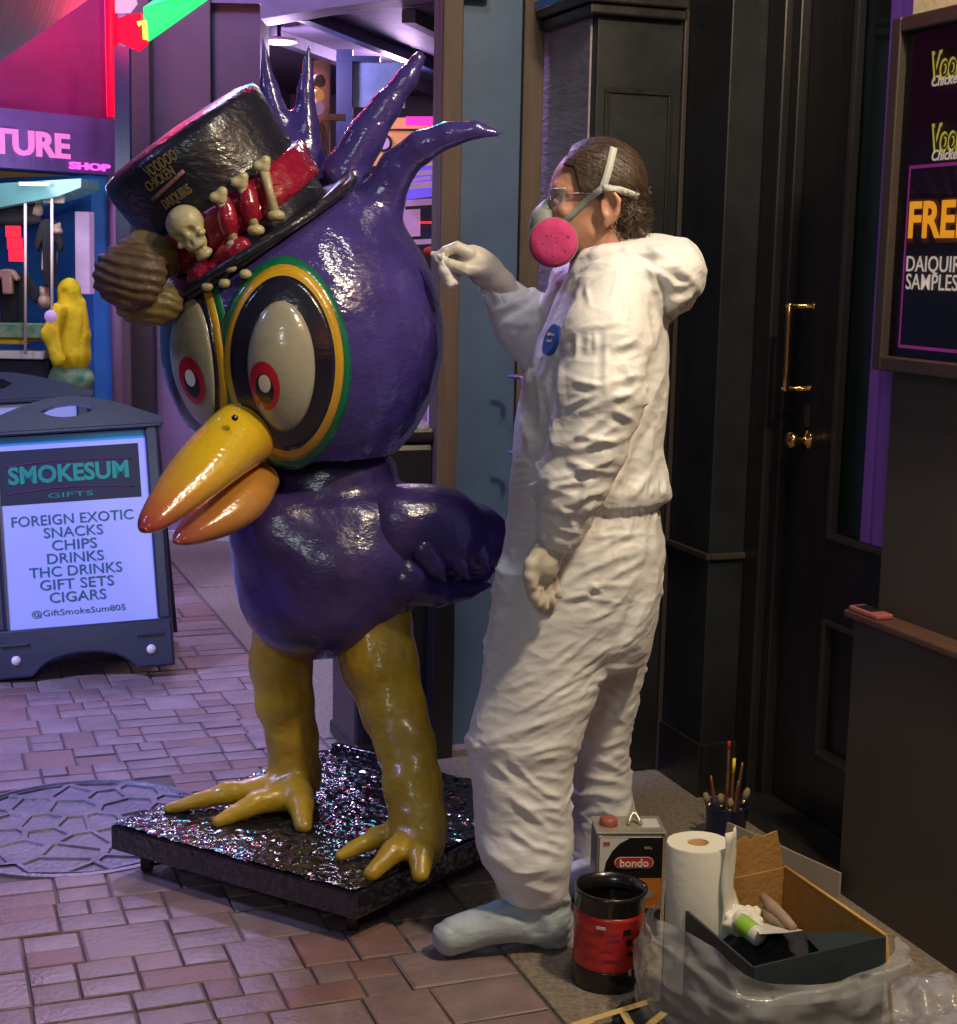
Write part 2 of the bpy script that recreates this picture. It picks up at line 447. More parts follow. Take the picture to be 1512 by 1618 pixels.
mesh('web_ribs', v, f, M['iron'], mh); settle(mh)

# ---------------------------------------------------------------- facade on the right (stepped piers, door, poster wall)
sB = .789; sD = 1.045; tE = -.283; tD = .154; ZT = 3.6; sK = 1.423
fac = empty('shopfront_building', FS(0, .3)); tag(fac, 'black shopfront with stepped pilasters, chair rail and a grey olive wall end by the sidewalk', 'building')
fbox('wall', -3.2, .035, .05, 1.3, 0, 1.62, M['wallgrey'], fac)
fbox('wall', -3.2, .035, .05, 1.3, 1.62, ZT, M['wallgrey'], fac)['label'] = 'olive grey upper wall behind the poster case'
fbox('lit_wall_band', -3.2, .033, .043, .05, 2.03, ZT, M['beige'], fac)['label'] = 'cream band at the wall top with light put into its colour'
wn_ = fbox('wainscot', -3.2, .06, 0, .05, 0, .70, M['wallgrey'], fac, bv=.003)
fbox('ledge', -3.2, .072, -.022, .05, .70, .718, M['trimbrown'], fac, bv=.004)
fbox('pilaster', sB, sD, 0, 1.3, 0, ZT, M['blackpil'], fac, bv=.004)
fbox('pilaster', sD, sK, tE+.004, 1.3, 0, ZT, M['blackpil'], fac, bv=.004)
fbox('stucco_face', sD+.035, sK+.16, tE-.003, tE+.003, .35, ZT, M['stucco'], fac)['label'] = 'pale stucco side of the pier'
# chair rail that steps round the pilaster
def rail(z, h, pr, nm='chair_rail'):
    fbox(nm, sB-pr, sD-.001, -pr, -.0005, z, z+h, M['black'], fac, bv=.003)
    fbox(nm, sB-pr, sB-.0005, .0005, tD-.005, z, z+h, M['black'], fac, bv=.003)
M['railblk'] = mat('worn black rail', (.05, .04, .033), .32, bump=.1, bscale=20)
_b = M['black']; M['black'] = M['railblk']; rail(.702, .018, .014); M['black'] = _b
fbox('skirting_board', sB-.012, sD-.001, -.012, -.0005, 0, .16, M['black'], fac, bv=.003)
fbox('skirting_board', sB-.012, sB-.0005, .0005, tD-.04, 0, .16, M['black'], fac, bv=.003)
# thin vertical bead in the inner corner and raised panel mouldings on the broad pier face
fbox('corner_bead', sD-.014, sD-.001, -.016, -.001, 0, ZT, M['railblk'], fac, bv=.003)
fbox('capital', sD-.05, sK+.15, tE-.05, -.02, 2.235, 2.262, M['black'], fac, bv=.005)
fbox('capital', sD-.035, sK+.14, tE-.035, -.02, 2.205, 2.235, M['black'], fac, bv=.006)
M['bluepaint'] = mat('sky blue paint', (.08, .28, .72), .4, var=.1)
fbox('capital_flashing', sD-.01, sK+.16, tE-.055, tE-.0505, 2.262, 2.285, M['bluepaint'], fac)['label'] = 'blue painted edge over the capital'
for (a, b) in ((tE+.03, tE+.045), (-.055, -.04)): fbox('panel_moulding', sD-.007, sD-.0005, a, b, .9, 2.0, M['black'], fac, bv=.002)
for (z0, z1) in ((.885, .9), (2.0, 2.015)): fbox('panel_moulding', sD-.007, sD-.0005, tE+.03, -.04, z0, z1, M['black'], fac, bv=.002)
# dark joint and brown post beyond the pier
fbox('jamb', sK+.16, sK+.30, tE+.01, tE+.2, 0, ZT, M['blackpil'], fac)
# door recess: casing, door, transom
fbox('door_casing', .70, sB-.002, tD-.045, tD+.1, 0, ZT, M['black'], fac, bv=.006)
fbox('door_casing', .66, .70, tD-.020, tD+.1, 0, ZT, M['black'], fac, bv=.005)
fbox('threshold', .04, .70, tD-.12, tD+.1, 0, .035, M['black'], fac, bv=.004)
settle(fac)

door = empty('shop_door', FS(.35, tD+.03)); tag(door, 'black panelled door with tall glass pane and brass pull handle', 'door')
sg0, sg1 = -.30, .445     # glass range in s
fbox('stile', sg1, .655, tD+.01, tD+.05, .04, 3.0, M['black'], door, bv=.003)
fbox('stile', -.48, sg0, tD+.01, tD+.05, .04, 3.0, M['black'], door, bv=.003)
fbox('rail', sg0, sg1, tD+.01, tD+.05, .60, .815, M['black'], door)
fbox('rail', sg0, sg1, tD+.01, tD+.05, .04, .22, M['black'], door)
fbox('rail', sg0, sg1, tD+.01, tD+.05, 2.75, 3.0, M['black'], door)
fbox('panel', sg0, sg1, tD+.032, tD+.045, .22, .60, M['black'], door)
for nm, a in (('moulding', (sg1-.018, sg1, .22, .60)), ('moulding', (sg0, sg1-.018, .22, .237)), ('moulding', (sg0, sg1-.018, .583, .60))):
    fbox(nm, a[0], a[1], tD+.004, tD+.0318, a[2], a[3], M['railblk'], door, bv=.003)
for a in ((sg1-.02, sg1, .815, 2.75), (sg0, sg1-.02, .815, .833), (sg0, sg1-.02, 2.73, 2.75)):
    fbox('glazing_bead', a[0], a[1], tD+.002, tD+.028, a[2], a[3], M['railblk'], door, bv=.004)
M['glassd'] = mat('dark tinted door glass', (.03, .05, .05), .08, trans=.75, bump=.03, bscale=3, spec=.6)
fbox('pane', sg0, sg1-.02, tD+.03, tD+.036, .833, 2.73, M['glassd'], door)
M['purp'] = mat('purple gloss strip', (.24, .09, .50), .45, bump=.15, bscale=10, var=.2, vscale=6, stretch=(1, 1, .3))  # opaque strips put in for the purple in the door glass
fbox('purple_strip', .262, .300, tD+.012, tD+.029, .834, 2.729, M['purp'], door, bv=.002)['label'] = 'purple strip in the door glazing'
fbox('purple_strip', -.29, .246, tD+.012, tD+.029, .834, 2.729, M['purp'], door, bv=.002)['label'] = 'purple strip in the door glazing'
M['brass'] = mat('polished brass', (.85, .55, .16), .18, 1., bump=.08, bscale=30)
hz = 1.19; hs = .575
hp = [FS(hs, tD-.062, z) for z in (1.202, 1.25, 1.32, 1.39, 1.428)]
tube('handle', [FS(hs-.004, tD-.058, 1.199)]+hp+[FS(hs-.004, tD-.058, 1.432)], [.006, .0095, .008, .0075, .008, .0095, .006], M['brass'], door)
for z in (1.205, 1.425):
    tube('handle_post', [FS(hs, tD-.075, z), FS(hs, tD-.06, z), FS(hs, tD+.008, z), FS(hs, tD+.009, z)], [.004, .0075, .006, .013], M['brass'], door)
lathe('knob', FS(.57, tD+.01, 1.066), -Wf, [(.027, 0), (.026, .004), (.012, .008), (.010, .026), (.019, .034), (.024, .046), (.022, .056), (.012, .062), (.0001, .063)], M['brass'], door, n=28)
fbox('lock_plate', .56, .585, tD+.006, tD+.0098, 1.10, 1.16, M['railblk'], door, bv=.002)
settle(door)
M['purplecloth'] = mat('purple curtain', (.17, .06, .33), .8, bump=.6, bscale=14, var=.25, vscale=9, stretch=(1, 1, .15))
cu = []; f = []
ns = 60
for i in range(ns):
    ss = -.42+i*(.72/(ns-1)); tt = tD+.10+.014*math.sin(i*1.1)+.008*math.sin(i*.37)
    for z in (.30, ZT-.2): cu.append(FS(ss, tt, z))
for i in range(ns-1): f.append((2*i, 2*i+2, 2*i+3, 2*i+1))
c_ = mesh('curtain', cu, f, M['purplecloth'], sm=True); mo = c_.modifiers.new('t', 'SOLIDIFY'); mo.thickness = .004
tag(c_, 'purple curtain hanging behind the glass of the black door', 'curtain')

# poster case on the near wall
pc = empty('poster_case', FS(-.25, .04, 1.3)); tag(pc, 'dark framed glass poster case advertising free daiquiri samples on the wall', 'poster case')
z0, z1 = 1.295, 2.085; p0, p1 = -.62, .05
M['frame'] = mat('bronze black metal frame', (.075, .058, .048), .38, .5, bump=.05)
fw = .034
fbox('frame', p1-fw, p1, .0, .0425, z0, z1, M['frame'], pc, bv=.004)
fbox('frame', p0, p0+fw, .0, .0425, z0, z1, M['frame'], pc, bv=.004)
fbox('frame', p0+fw, p1-fw, .001, .0425, z1-fw, z1, M['frame'], pc, bv=.004)
fbox('frame', p0+fw, p1-fw, .001, .0425, z0, z0+fw, M['frame'], pc, bv=.004)
M['postbk'] = mat('printed dark poster', (.012, .010, .016), .5, col2=(.035, .022, .045), vscale=3)
bp = fbox('poster', p0+fw, p1-fw, .034, .038, z0+fw, z1-fw, M['postbk'], pc)
M['posterp'] = mat('magenta print', (.42, .05, .36), .5, emit=(.5, .04, .35), es=.25); M['yel'] = mat('yellow print', (.95, .55, .04), .5, col2=(.95, .70, .05), vscale=9); M['yell'] = mat('yellow print with added glow', (.95, .5, .04), .5, emit=(1, .42, .02), es=.55)  # glow added to magenta and lettering yellow to brighten the poster, no lamp behind
M['wht'] = mat('white print', (.75, .66, .60), .5); M['whl'] = mat('white print with added glow', (.7, .6, .55), .5, emit=(1, .8, .7), es=.35); M['ylg'] = mat('yellow green print', (.62, .62, .10), .5, emit=(.7, .65, .1), es=.35); M['orp'] = mat('orange print', (.85, .30, .06), .5)  # same added glow in one white print and the yellow green
def px2wall(x, y, t=.033): return onplane(x, y, FS(0, t), Wf)
xd = -Uf; yd = np.array([0, 0, 1.])
# inner poster border, spokes of its sunburst and lettering
q0 = px2wall(1437, 262); s_l = st(q0)[0]; zt_ = q0[2]; zb_ = px2wall(1450, 552)[2]
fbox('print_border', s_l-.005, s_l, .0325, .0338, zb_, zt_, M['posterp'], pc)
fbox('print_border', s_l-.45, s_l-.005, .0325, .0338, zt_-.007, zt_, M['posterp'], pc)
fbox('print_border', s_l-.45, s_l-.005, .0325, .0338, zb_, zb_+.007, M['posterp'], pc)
M['ray'] = mat('faint violet print', (.085, .035, .09), .5)
cc = FS(s_l-.22, .0335, zt_-.18)
for k in range(9):
    a = R_(30+k*15); d1 = np.array([0, 0, 1.])*math.sin(a)-Uf*math.cos(a); n1 = np.array([0, 0, 1.])*math.cos(a)+Uf*math.sin(a)
    L1 = .17/max(.35, math.sin(a))*.97
    L1 = min(L1, .21/max(.05, abs(math.cos(a))))
    mesh('sunburst_ray', [cc+d1*.07-n1*.003, cc+d1*.07+n1*.003, cc+d1*L1+n1*.010, cc+d1*L1-n1*.010], [(0, 1, 2, 3)], M['ray'], pc)
def wtxt(txt, x, y, hpx, m, bold=.0, shear=0, nm='lettering', wpx=None, t=.0325, sy=1., wm=None):
    o = px2wall(x, y, t); hz_ = abs(px2wall(x, y-hpx/2, t)[2]-px2wall(x, y+hpx/2, t)[2])
    return letters(txt, nm, m, pc, o, xd, yd, hz_/.72, 'LEFT', bold, .0004, shear=shear, sy=sy, width=wm)
M['dkor'] = mat('brown outline print', (.35, .12, .02), .5)
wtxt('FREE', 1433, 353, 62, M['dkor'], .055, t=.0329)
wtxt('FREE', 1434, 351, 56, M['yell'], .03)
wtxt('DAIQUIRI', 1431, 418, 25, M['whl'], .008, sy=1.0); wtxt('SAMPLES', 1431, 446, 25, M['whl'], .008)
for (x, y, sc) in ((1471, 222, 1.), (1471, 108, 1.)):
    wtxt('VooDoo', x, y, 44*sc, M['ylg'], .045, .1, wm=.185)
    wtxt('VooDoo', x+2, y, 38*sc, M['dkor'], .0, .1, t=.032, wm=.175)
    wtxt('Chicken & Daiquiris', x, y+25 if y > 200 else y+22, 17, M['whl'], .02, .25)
def _cg():
    m = bpy.data.materials.new('case glass'); m.use_nodes = True; t = m.node_tree; t.nodes.clear()
    o_ = N(t, 'ShaderNodeOutputMaterial'); mx = N(t, 'ShaderNodeMixShader'); tr = N(t, 'ShaderNodeBsdfTransparent'); gl_ = N(t, 'ShaderNodeBsdfGlossy'); fr = N(t, 'ShaderNodeFresnel')
    fr.inputs[0].default_value = 1.5; gl_.inputs['Roughness'].default_value = .01
    t.links.new(fr.outputs[0], mx.inputs[0]); t.links.new(tr.outputs[0], mx.inputs[1]); t.links.new(gl_.outputs[0], mx.inputs[2]); t.links.new(mx.outputs[0], o_.inputs[0]); return m
M['caseglass'] = _cg()
_gq = [FS(p0+fw, .021, z0+fw), FS(p1-fw, .021, z0+fw), FS(p1-fw, .021, z1-fw), FS(p0+fw, .021, z1-fw)]
_flip = np.dot(np.cross(_gq[1]-_gq[0], _gq[2]-_gq[0]), -Wf) < 0
mesh('glass', _gq, [(0, 1, 2, 3)], M['caseglass'], pc, flip=_flip)
settle(pc)

# pink handset on the ledge
M['pinkpl'] = mat('pink plastic', (.40, .12, .12), .3, bump=.02); M['dark'] = mat('black plastic', (.015, .015, .017), .3)
ph = empty('phone', FS(.0, .0, .718)); tag(ph, 'small pink phone lying on the brown wall ledge', 'phone')
q = onplane(1379, 966, FS(0, .008), Wf); ss = st(q)[0]
fbox('body', ss-.055, ss+.062, -.018, .028, .7185, .731, M['pinkpl'], ph, bv=.004)
fbox('screen', ss-.02, ss+.045, -.012, .022, .7312, .7322, M['dark'], ph)
settle(ph)

# blue shutter panel, brown posts and the opening beyond
M['bluepanel'] = mat('grey blue painted panel', (.065, .115, .21), .5, bump=.25, bscale=9, var=.18, vscale=2.2, detail=8)
M['postbr'] = mat('weathered brown timber', (.10, .066, .044), .6, bump=.5, bscale=26, var=.35, vscale=6, stretch=(1, 1, .2), detail=8)
Yp = 4.74
gp = G(762, 1183); sP = st(gp)[0]
def vx(x, y=600): q = onplane(x, y, FS(sP, 0), Uf); return st(q)[1]
sh = empty('shutter_panel', FS(sP, vx(760))); tag(sh, 'tall grey blue painted shutter panel between two brown timber strips', 'shutter')
fbox('panel', sP+.004, sP+.035, vx(716), vx(814), .02, ZT, M['bluepanel'], sh, bv=.003)
fbox('edge_strip', sP-.012, sP+.04, vx(814)+.0005, vx(845), 0, ZT, M['postbr'], sh, bv=.004)
settle(sh)
po = empty('timber_post', FS(sP, vx(700))); tag(po, 'square brown timber post at the left edge of the blue shutter', 'post')
fbox('shaft', sP-.05, sP+.04, vx(684), vx(715.5), .5, ZT, M['postbr'], po, bv=.006)
fbox('base', sP-.06, sP+.05, vx(680), vx(715.3), 0, .5, M['dark'], po, bv=.006)
fbox('cap', sP-.07, sP-.051, vx(690), vx(760), 2.28, 2.7, M['postbr'], po, bv=.006)  # brown piece built in place of a reflection over the blue panel
settle(po)
# black bin behind the statue
bx = empty('utility_bin', G(610, 1205)); tag(bx, 'tall black street bin standing behind the purple bird statue', 'bin')
g0 = G(562, 1203)
b0 = [g0+Wf*0, g0+Wf*.27, g0+Wf*.27+Uf*.3, g0+Uf*.3]
prism('body', b0, 0, .98, M['dark'], bx, .02)
cb = sum(b0)/4
prism('lid', [cb+(q-cb)*1.06 for q in b0], .981, 1.03, M['black'], bx, .015)
prism('base', [cb+(q-cb)*1.04 for q in b0], 0.0, .05, M['black'], bx, .01)
settle(bx)

# ================================================================ BUILDINGS ACROSS THE STREET
M['blueint'] = mat('bright blue wall paint', (.06, .28, .85), .5, bump=.1, bscale=12, var=.15)
M['crim'] = mat('crimson lit wall', (.18, .004, .075), .6, bump=.3, bscale=20, var=.2, vscale=2)  # red neon light on the wall is put into its base colour
M['fascia'] = mat('purple fascia board', (.10, .05, .18), .5, var=.15)
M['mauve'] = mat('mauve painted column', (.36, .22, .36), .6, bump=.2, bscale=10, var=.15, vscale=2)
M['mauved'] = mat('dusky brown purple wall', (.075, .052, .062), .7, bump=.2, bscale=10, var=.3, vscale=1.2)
M['navy'] = mat('navy painted timber', (.02, .03, .09), .4)
M['soffit'] = mat('grey purple soffit boards', (.12, .10, .15), .6, bump=.4, bscale=5, var=.25, vscale=3, stretch=(1, 5, 1))
M['pinkl'] = emitmat('pink lit letters', (1, .25, .75), .75); M['pinkl2'] = emitmat('magenta lit letters', (1, .12, .75), 1.3)
M['neonr'] = emitmat('red neon', (1, .0, .03), 1.6); M['neong'] = emitmat('green neon', (.02, .85, .16), 1.6); M['neony'] = emitmat('yellow neon', (1, .8, .05), 3.)
M['redl'] = emitmat('red led', (1, .01, .03), 2.2)
M['neonc'] = emitmat('cyan neon', (.05, .6, 1), 34.); M['neonw'] = emitmat('white sign light', (1, .9, .85), 26.); M['neonr2'] = emitmat('red sign light', (1, .04, .08), 22.)

qd = ray(2600, 400); qd = np.array([qd[0], qd[1], 0]); qd /= np.linalg.norm(qd); qn = np.array([qd[1], -qd[0], 0])   # street direction, qn away into... right
C1 = P(176, 600, 8.1)*[1, 1, 0]
def Lp(x, y, off=0.): return onplane(x, y, C1-qn*off, qn)       # point on the gift shop front
shp = empty('gift_shop', C1-qd*.8); tag(shp, 'gift shop front with crimson wall, purple fascia and bright blue interior', 'shop')
def Lq(name, x0, y0, x1, y1, off, m, parent, th=.03, z_=None):
    "box standing on the shop front spanning two pixel columns"
    a = Lp(x0, (y0+y1)/2, off); b = Lp(x1, (y0+y1)/2, off); za = Lp(x0 if x0 > -50 else x1, y1, off)[2]; zb = Lp(x1, y0, off)[2]
    if z_: za, zb = z_
    return prism(name, [a, b, b+qn*th, a+qn*th], za, zb, m, parent)
# qn points to the right/away side? make sure it points away from the camera
if qn[1] < 0: qn = -qn
ztop = Lp(172, 190)[2]; zop = Lp(172, 278)[2]
a = C1-qd*4; b = C1
prism('upper_wall', [a, b, b+qn*.2, a+qn*.2], ztop, 4.6, M['crim'], shp)
prism('fascia', [a-qn*.08, b-qn*.08, b+qn*.2, a+qn*.2], zop, ztop-.003, M['fascia'], shp)
prism('corner_post', [b+qd*.002, b+qd*.16, b+qd*.16+qn*.2, b+qd*.002+qn*.2], 0, 4.6, M['mauve'], shp, .01)['label'] = 'mauve corner post'
prism('blue_jamb', [Lp(150, 600)*[1, 1, 0], b, b+qn*1.2, Lp(150, 600)*[1, 1, 0]+qn*1.2], 0, zop-.003, M['blueint'], shp)
prism('back_wall', [a+qn*1.6, b+qn*1.25, b+qn*1.45, a+qn*1.8], 0, zop+.3, M['blueint'], shp)
prism('shop_ceiling', [a+qn*.2, b+qn*.2, b+qn*1.6, a+qn*1.9], zop+.05, zop+.1, M['navy'], shp)
prism('shop_floor', [a, b, b+qn*1.6, a+qn*1.9], -.01, .05, M['mauved'], shp)
settle(shp)
# lettering on the fascia
sg = empty('shop_sign', Lp(80, 235, .09)); tag(sg, 'pink lettering TURE SHOP on the purple fascia', 'sign')
def ltxt(txt, x0, x1, y, hpx, m, bold=0., off=.09, sy=1., sg=sg):
    o = Lp((x0+x1)/2, y, off); w = np.linalg.norm(Lp(x1, y, off)-Lp(x0, y, off)); h = abs(Lp(x1, y-hpx/2, off)[2]-Lp(x1, y+hpx/2, off)[2])
    return letters(txt, 'lettering', m, sg, o, qd, (0, 0, 1), h/.72, 'CENTER', bold, .006, width=w)
ltxt('TURE', -14, 110, 229, 38, M['pinkl'], .03); ltxt('SHOP', 108, 172, 264, 11, M['pinkl2'], .03)
settle(sg)
# red neon tube down the corner, green and red neon sign above
nt = empty('neon_tube', Lp(172, 0)); tag(nt, 'vertical red neon tube at the corner of the gift shop', 'neon light')
p0_ = b-qn*.03+qd*.02; zt0 = Lp(172, 190)[2]
tube('tube', [p0_+[0, 0, zt0+.02], p0_+[0, 0, 3.0], p0_+[0, 0, 4.0]], .032, M['neonr'], nt)
M['redpost'] = mat('red painted pipe', (.55, .01, .03), .4)
tube('pipe', [p0_+[0, 0, .02], p0_+[0, 0, zt0-.01]], .030, M['mauve'], nt)
settle(nt)
sn = empty('neon_sign', P(215, 60, 7.4)); tag(sn, 'green and red glowing sign hanging over the street', 'neon sign')
Yn = 7.4
def quadslab(name, px, Y, th, m, parent, dY=(0, 0, 0, 0)):
    pts_ = [P(x, y, Y+d) for (x, y), d in zip(px, dY)]; n = len(pts_); bk = [q+np.array([0, th, 0]) for q in pts_]
    f = [tuple(range(n)), tuple(range(2*n-1, n-1, -1))]+[(i, n+i, n+(i+1) % n, (i+1) % n) for i in range(n)]
    return mesh(name, pts_+bk, f, m, parent)
quadslab('green_panel', [(230, 62), (226, 12), (262, -14), (360, -30), (318, -2)], Yn, .08, M['neong'], sn, (0, 0, .2, .5, .4))
quadslab('red_panel', [(186, 66), (184, 30), (200, 24), (222, 20), (229, 66), (214, 78)], Yn+.0, .08, M['neonr'], sn, (0,)*6)
tube('yellow_tube', [P(218, 38, Yn-.04), P(228, 34, Yn-.04), P(230, 62, Yn-.04)], .012, M['neony'], sn)
quadslab('paper', [(182, 20), (181, -20), (210, -20), (216, 6), (205, 20)], Yn+.3, .02, emitmat('pink paper', (.8, .5, .75), .8), sn, (0,)*5)  # lit look of the paper is put in as its own glow
settle(sn)
# neon signs higher up the street front: their light is what sparkles on the wet platform
for i, (x, Y, z, w, h, mm, lb, nm) in enumerate(((-2.5, 6.8, 4.0, .9, .32, 'neonr2', 'red glowing bar sign high on the gift shop wall', 'bar_sign'), (-1.1, 7.8, 4.2, .8, .26, 'neonc', 'cyan glowing bar sign high above the right shop opening', 'bar_sign'), (-.3, 7.9, 3.5, .9, .3, 'neonw', 'white light box above the interior ceiling lamps', 'bar_sign'), (-1.9, 7.6, 5.2, 1.2, .3, 'neonw', 'white light box at the top of the street front', 'bar_sign'), (-.4, 7.7, 5.4, 1, .3, 'neonr2', 'red glowing bar sign beside the topmost light box', 'bar_sign'))):
    o = box3(nm, (x, Y, z), (w/2, 0, 0), (0, .04, 0), (0, 0, h/2), M[mm]); tag(o, lb, 'sign', 'lit signs high on the street front')
# gallery soffit over the gift shop
s_ = [P(-60, 135, 6.2), P(0, 97, 6.6), P(137, 0, 7.6), P(190, -36, 8.0), P(-60, -120, 5.6)]
zz = 3.9
pts_ = [np.array(q) for q in s_]
f = [(0, 1, 2, 3, 4)]
up = [q+np.array([0, 0, .18]) for q in pts_]
so = mesh('gallery_soffit', pts_+up, [(0, 1, 2, 3, 4), (9, 8, 7, 6, 5)]+[(i, 5+i, 5+(i+1) % 5, (i+1) % 5) for i in range(5)], M['soffit']); tag(so, 'grey boarded gallery soffit slanting across the top over the crimson wall', 'soffit')

# hanging dark banner next to the red tube
bn = quadslab('banner', [(183, 400), (180, 72), (204, 76), (206, 400)], 7.9, .05, M['navy'], None, (0,)*4); tag(bn, 'narrow dark blue banner hanging beside the red neon tube', 'banner')

# right-hand shop across the street
rs = empty('souvenir_shop', (-1.2, 9, 0)); tag(rs, 'souvenir shop with mauve column, open front and a lit interior ceiling', 'shop')
Yw = 8.3
def ybox(name, x0, x1, y0, y1, Y, th, m, parent, zz=None, bv=0):
    "axis aligned box at depth Y between pixel columns and rows"
    a = P(x0, (y0+y1)/2, Y); b_ = P(x1, (y0+y1)/2, Y); zb = P((x0+x1)/2, y1, Y)[2]; zt = P((x0+x1)/2, y0, Y)[2]
    if zz: zb, zt = zz
    return prism(name, [(a[0], Y), (b_[0], Y), (b_[0], Y+th), (a[0], Y+th)], zb, zt, m, parent, bv)
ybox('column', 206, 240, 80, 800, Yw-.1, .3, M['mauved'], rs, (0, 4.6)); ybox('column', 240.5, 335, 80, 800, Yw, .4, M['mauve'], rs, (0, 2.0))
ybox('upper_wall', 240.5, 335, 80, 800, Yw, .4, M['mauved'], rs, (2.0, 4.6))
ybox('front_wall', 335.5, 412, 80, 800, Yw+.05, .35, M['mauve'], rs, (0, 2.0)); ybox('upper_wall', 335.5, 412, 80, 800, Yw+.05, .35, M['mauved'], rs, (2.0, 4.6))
ybox('skirting', 240, 700, 790, 800, Yw-.03, .028, M['wht'], rs, (.0, .05))
ybox('stall_riser', 412.5, 700, 600, 800, Yw+.08, .1, M['mauve'], rs, (.05, 1.0))
zc = P(632, 85, 10.2)[2]
def hbox(name, x0, x1, y0, y1, z0, z1, m, parent): return prism(name, [(x0, y0), (x1, y0), (x1, y1), (x0, y1)], z0, z1, m, parent)
xl = P(412, 300, Yw)[0]; xr = 1.6
hbox('ceiling', xl-.5, xr, Yw+.02, 13, zc, zc+.1, M['soffit'], rs)
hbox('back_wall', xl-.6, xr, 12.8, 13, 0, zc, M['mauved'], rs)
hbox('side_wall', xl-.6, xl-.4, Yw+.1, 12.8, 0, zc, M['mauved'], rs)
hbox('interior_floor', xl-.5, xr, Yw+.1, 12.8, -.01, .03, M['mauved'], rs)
# ceiling beams running back and the dark header over the opening
for k, x0 in enumerate((-1.5, -1.0, -.45, .1, .6)):
    p_ = [(x0, Yw+.1), (x0+.07, Yw+.1), (x0+1.3, 12.7), (x0+1.2, 12.7)]
    prism('ceiling_beam', p_, zc-.07, zc-.002, M['navy'] if k % 2 else M['soffit'], rs)
quadslab('header', [(412, 30), (412, -60), (700, -60), (700, -8), (600, 2), (520, 12)], Yw-.2, .25, M['soffit'], rs, (0,)*6)
ybox('window_post', 531, 556, 80, 300, 9.4, .1, M['navy'], rs, (1., zc-.08)); ybox('window_rail', 531, 600, 88, 97, 9.39, .09, M['navy'], rs)
M['win'] = mat('blue grey window glass', (.16, .24, .42), .15, var=.3, vscale=4)
ybox('window', 556.5, 640, 98, 170, 9.45, .02, M['win'], rs)
settle(rs)
M['lampw'] = emitmat('lamp lens', (1, .97, .95), 9.)
for (x, y, Y, lb) in ((632, 86, 10.2, 'round white ceiling lamp beside the tip of the middle feather'), (441, 67, 9.0, 'round white ceiling lamp above the notch of the forked feather')):
    q = P(x, y, Y); cl = empty('ceiling_lamp', q); tag(cl, lb, 'lamp', 'round ceiling lamps in the souvenir shop')
    h_ = zc-q[2] if abs(zc-q[2]) < .4 else .05
    lathe('lens', q, (0, 0, 1), [(.0001, -.012), (.075, -.006), (.088, .004)], M['lampw'], cl, n=28)
    lathe('ring', q, (0, 0, 1), [(.0885, .0), (.105, .002), (.10, .02), (.03, .03)], M['wht'], cl, n=28)
    if zc-q[2] > .05: tube('stem', [q+[0, 0, .03], np.array([q[0], q[1], zc-.005])], .012, M['navy'], cl)
    settle(cl)
    light('shop_lamp_light', 'POINT', q-[0, 0, .12], (0, 0, 0), 42, (.80, .55, 1), .1)
M['peach'] = mat('peach printed poster', (.85, .38, .18), .5, emit=(1, .42, .16), es=.35, var=.1)  # poster, paper and card colours from here carry an added glow
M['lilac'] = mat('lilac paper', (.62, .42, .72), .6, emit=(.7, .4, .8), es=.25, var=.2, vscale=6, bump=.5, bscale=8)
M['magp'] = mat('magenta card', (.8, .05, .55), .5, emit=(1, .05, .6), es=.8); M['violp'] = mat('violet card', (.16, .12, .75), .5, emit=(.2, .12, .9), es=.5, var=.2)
Yb = 9.2
def card(x0, y0, x1, y1, m, lb, nm='poster', Y=Yb, grp='posters in the souvenir shop', skew=0, parts=None):
    q = [(x0, y1), (x0, y0), (x1, y0+skew), (x1, y1+skew)]
    o = quadslab(nm, q, Y, .02, m, None); tag(o, lb, 'poster' if nm == 'poster' else nm, grp); return o
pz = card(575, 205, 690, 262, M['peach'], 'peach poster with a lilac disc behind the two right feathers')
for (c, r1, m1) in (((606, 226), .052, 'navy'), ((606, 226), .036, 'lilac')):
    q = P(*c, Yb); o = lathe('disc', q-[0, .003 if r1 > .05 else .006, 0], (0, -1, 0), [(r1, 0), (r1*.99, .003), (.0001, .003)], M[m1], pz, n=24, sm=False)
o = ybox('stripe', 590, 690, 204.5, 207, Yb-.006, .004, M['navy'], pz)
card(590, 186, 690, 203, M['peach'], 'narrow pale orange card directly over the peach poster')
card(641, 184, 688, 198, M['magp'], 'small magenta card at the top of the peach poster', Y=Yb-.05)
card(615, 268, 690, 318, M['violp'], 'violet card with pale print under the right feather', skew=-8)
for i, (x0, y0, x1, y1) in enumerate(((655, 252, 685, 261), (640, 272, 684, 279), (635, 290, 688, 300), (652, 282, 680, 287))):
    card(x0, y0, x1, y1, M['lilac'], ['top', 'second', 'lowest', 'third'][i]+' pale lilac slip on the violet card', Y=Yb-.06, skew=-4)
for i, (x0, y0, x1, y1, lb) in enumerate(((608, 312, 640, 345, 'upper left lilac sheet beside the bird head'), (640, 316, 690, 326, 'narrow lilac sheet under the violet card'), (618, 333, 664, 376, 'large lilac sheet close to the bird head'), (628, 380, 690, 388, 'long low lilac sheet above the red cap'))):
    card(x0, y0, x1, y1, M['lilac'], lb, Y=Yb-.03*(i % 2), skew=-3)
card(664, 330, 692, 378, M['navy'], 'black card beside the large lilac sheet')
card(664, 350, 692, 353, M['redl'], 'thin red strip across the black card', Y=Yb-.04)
o = blob('cap', lambda p: ell(p, P(688, 398, 8.9), (.075, .06, .035)), P(640, 425, 8.9)-[0, .1, 0], P(740, 370, 8.9)+[0, .1, 0], .012, mat('red cap cloth', (.6, .06, .04), .7)); tag(o, 'red cap on a shelf just above the gloved hand', 'cap')
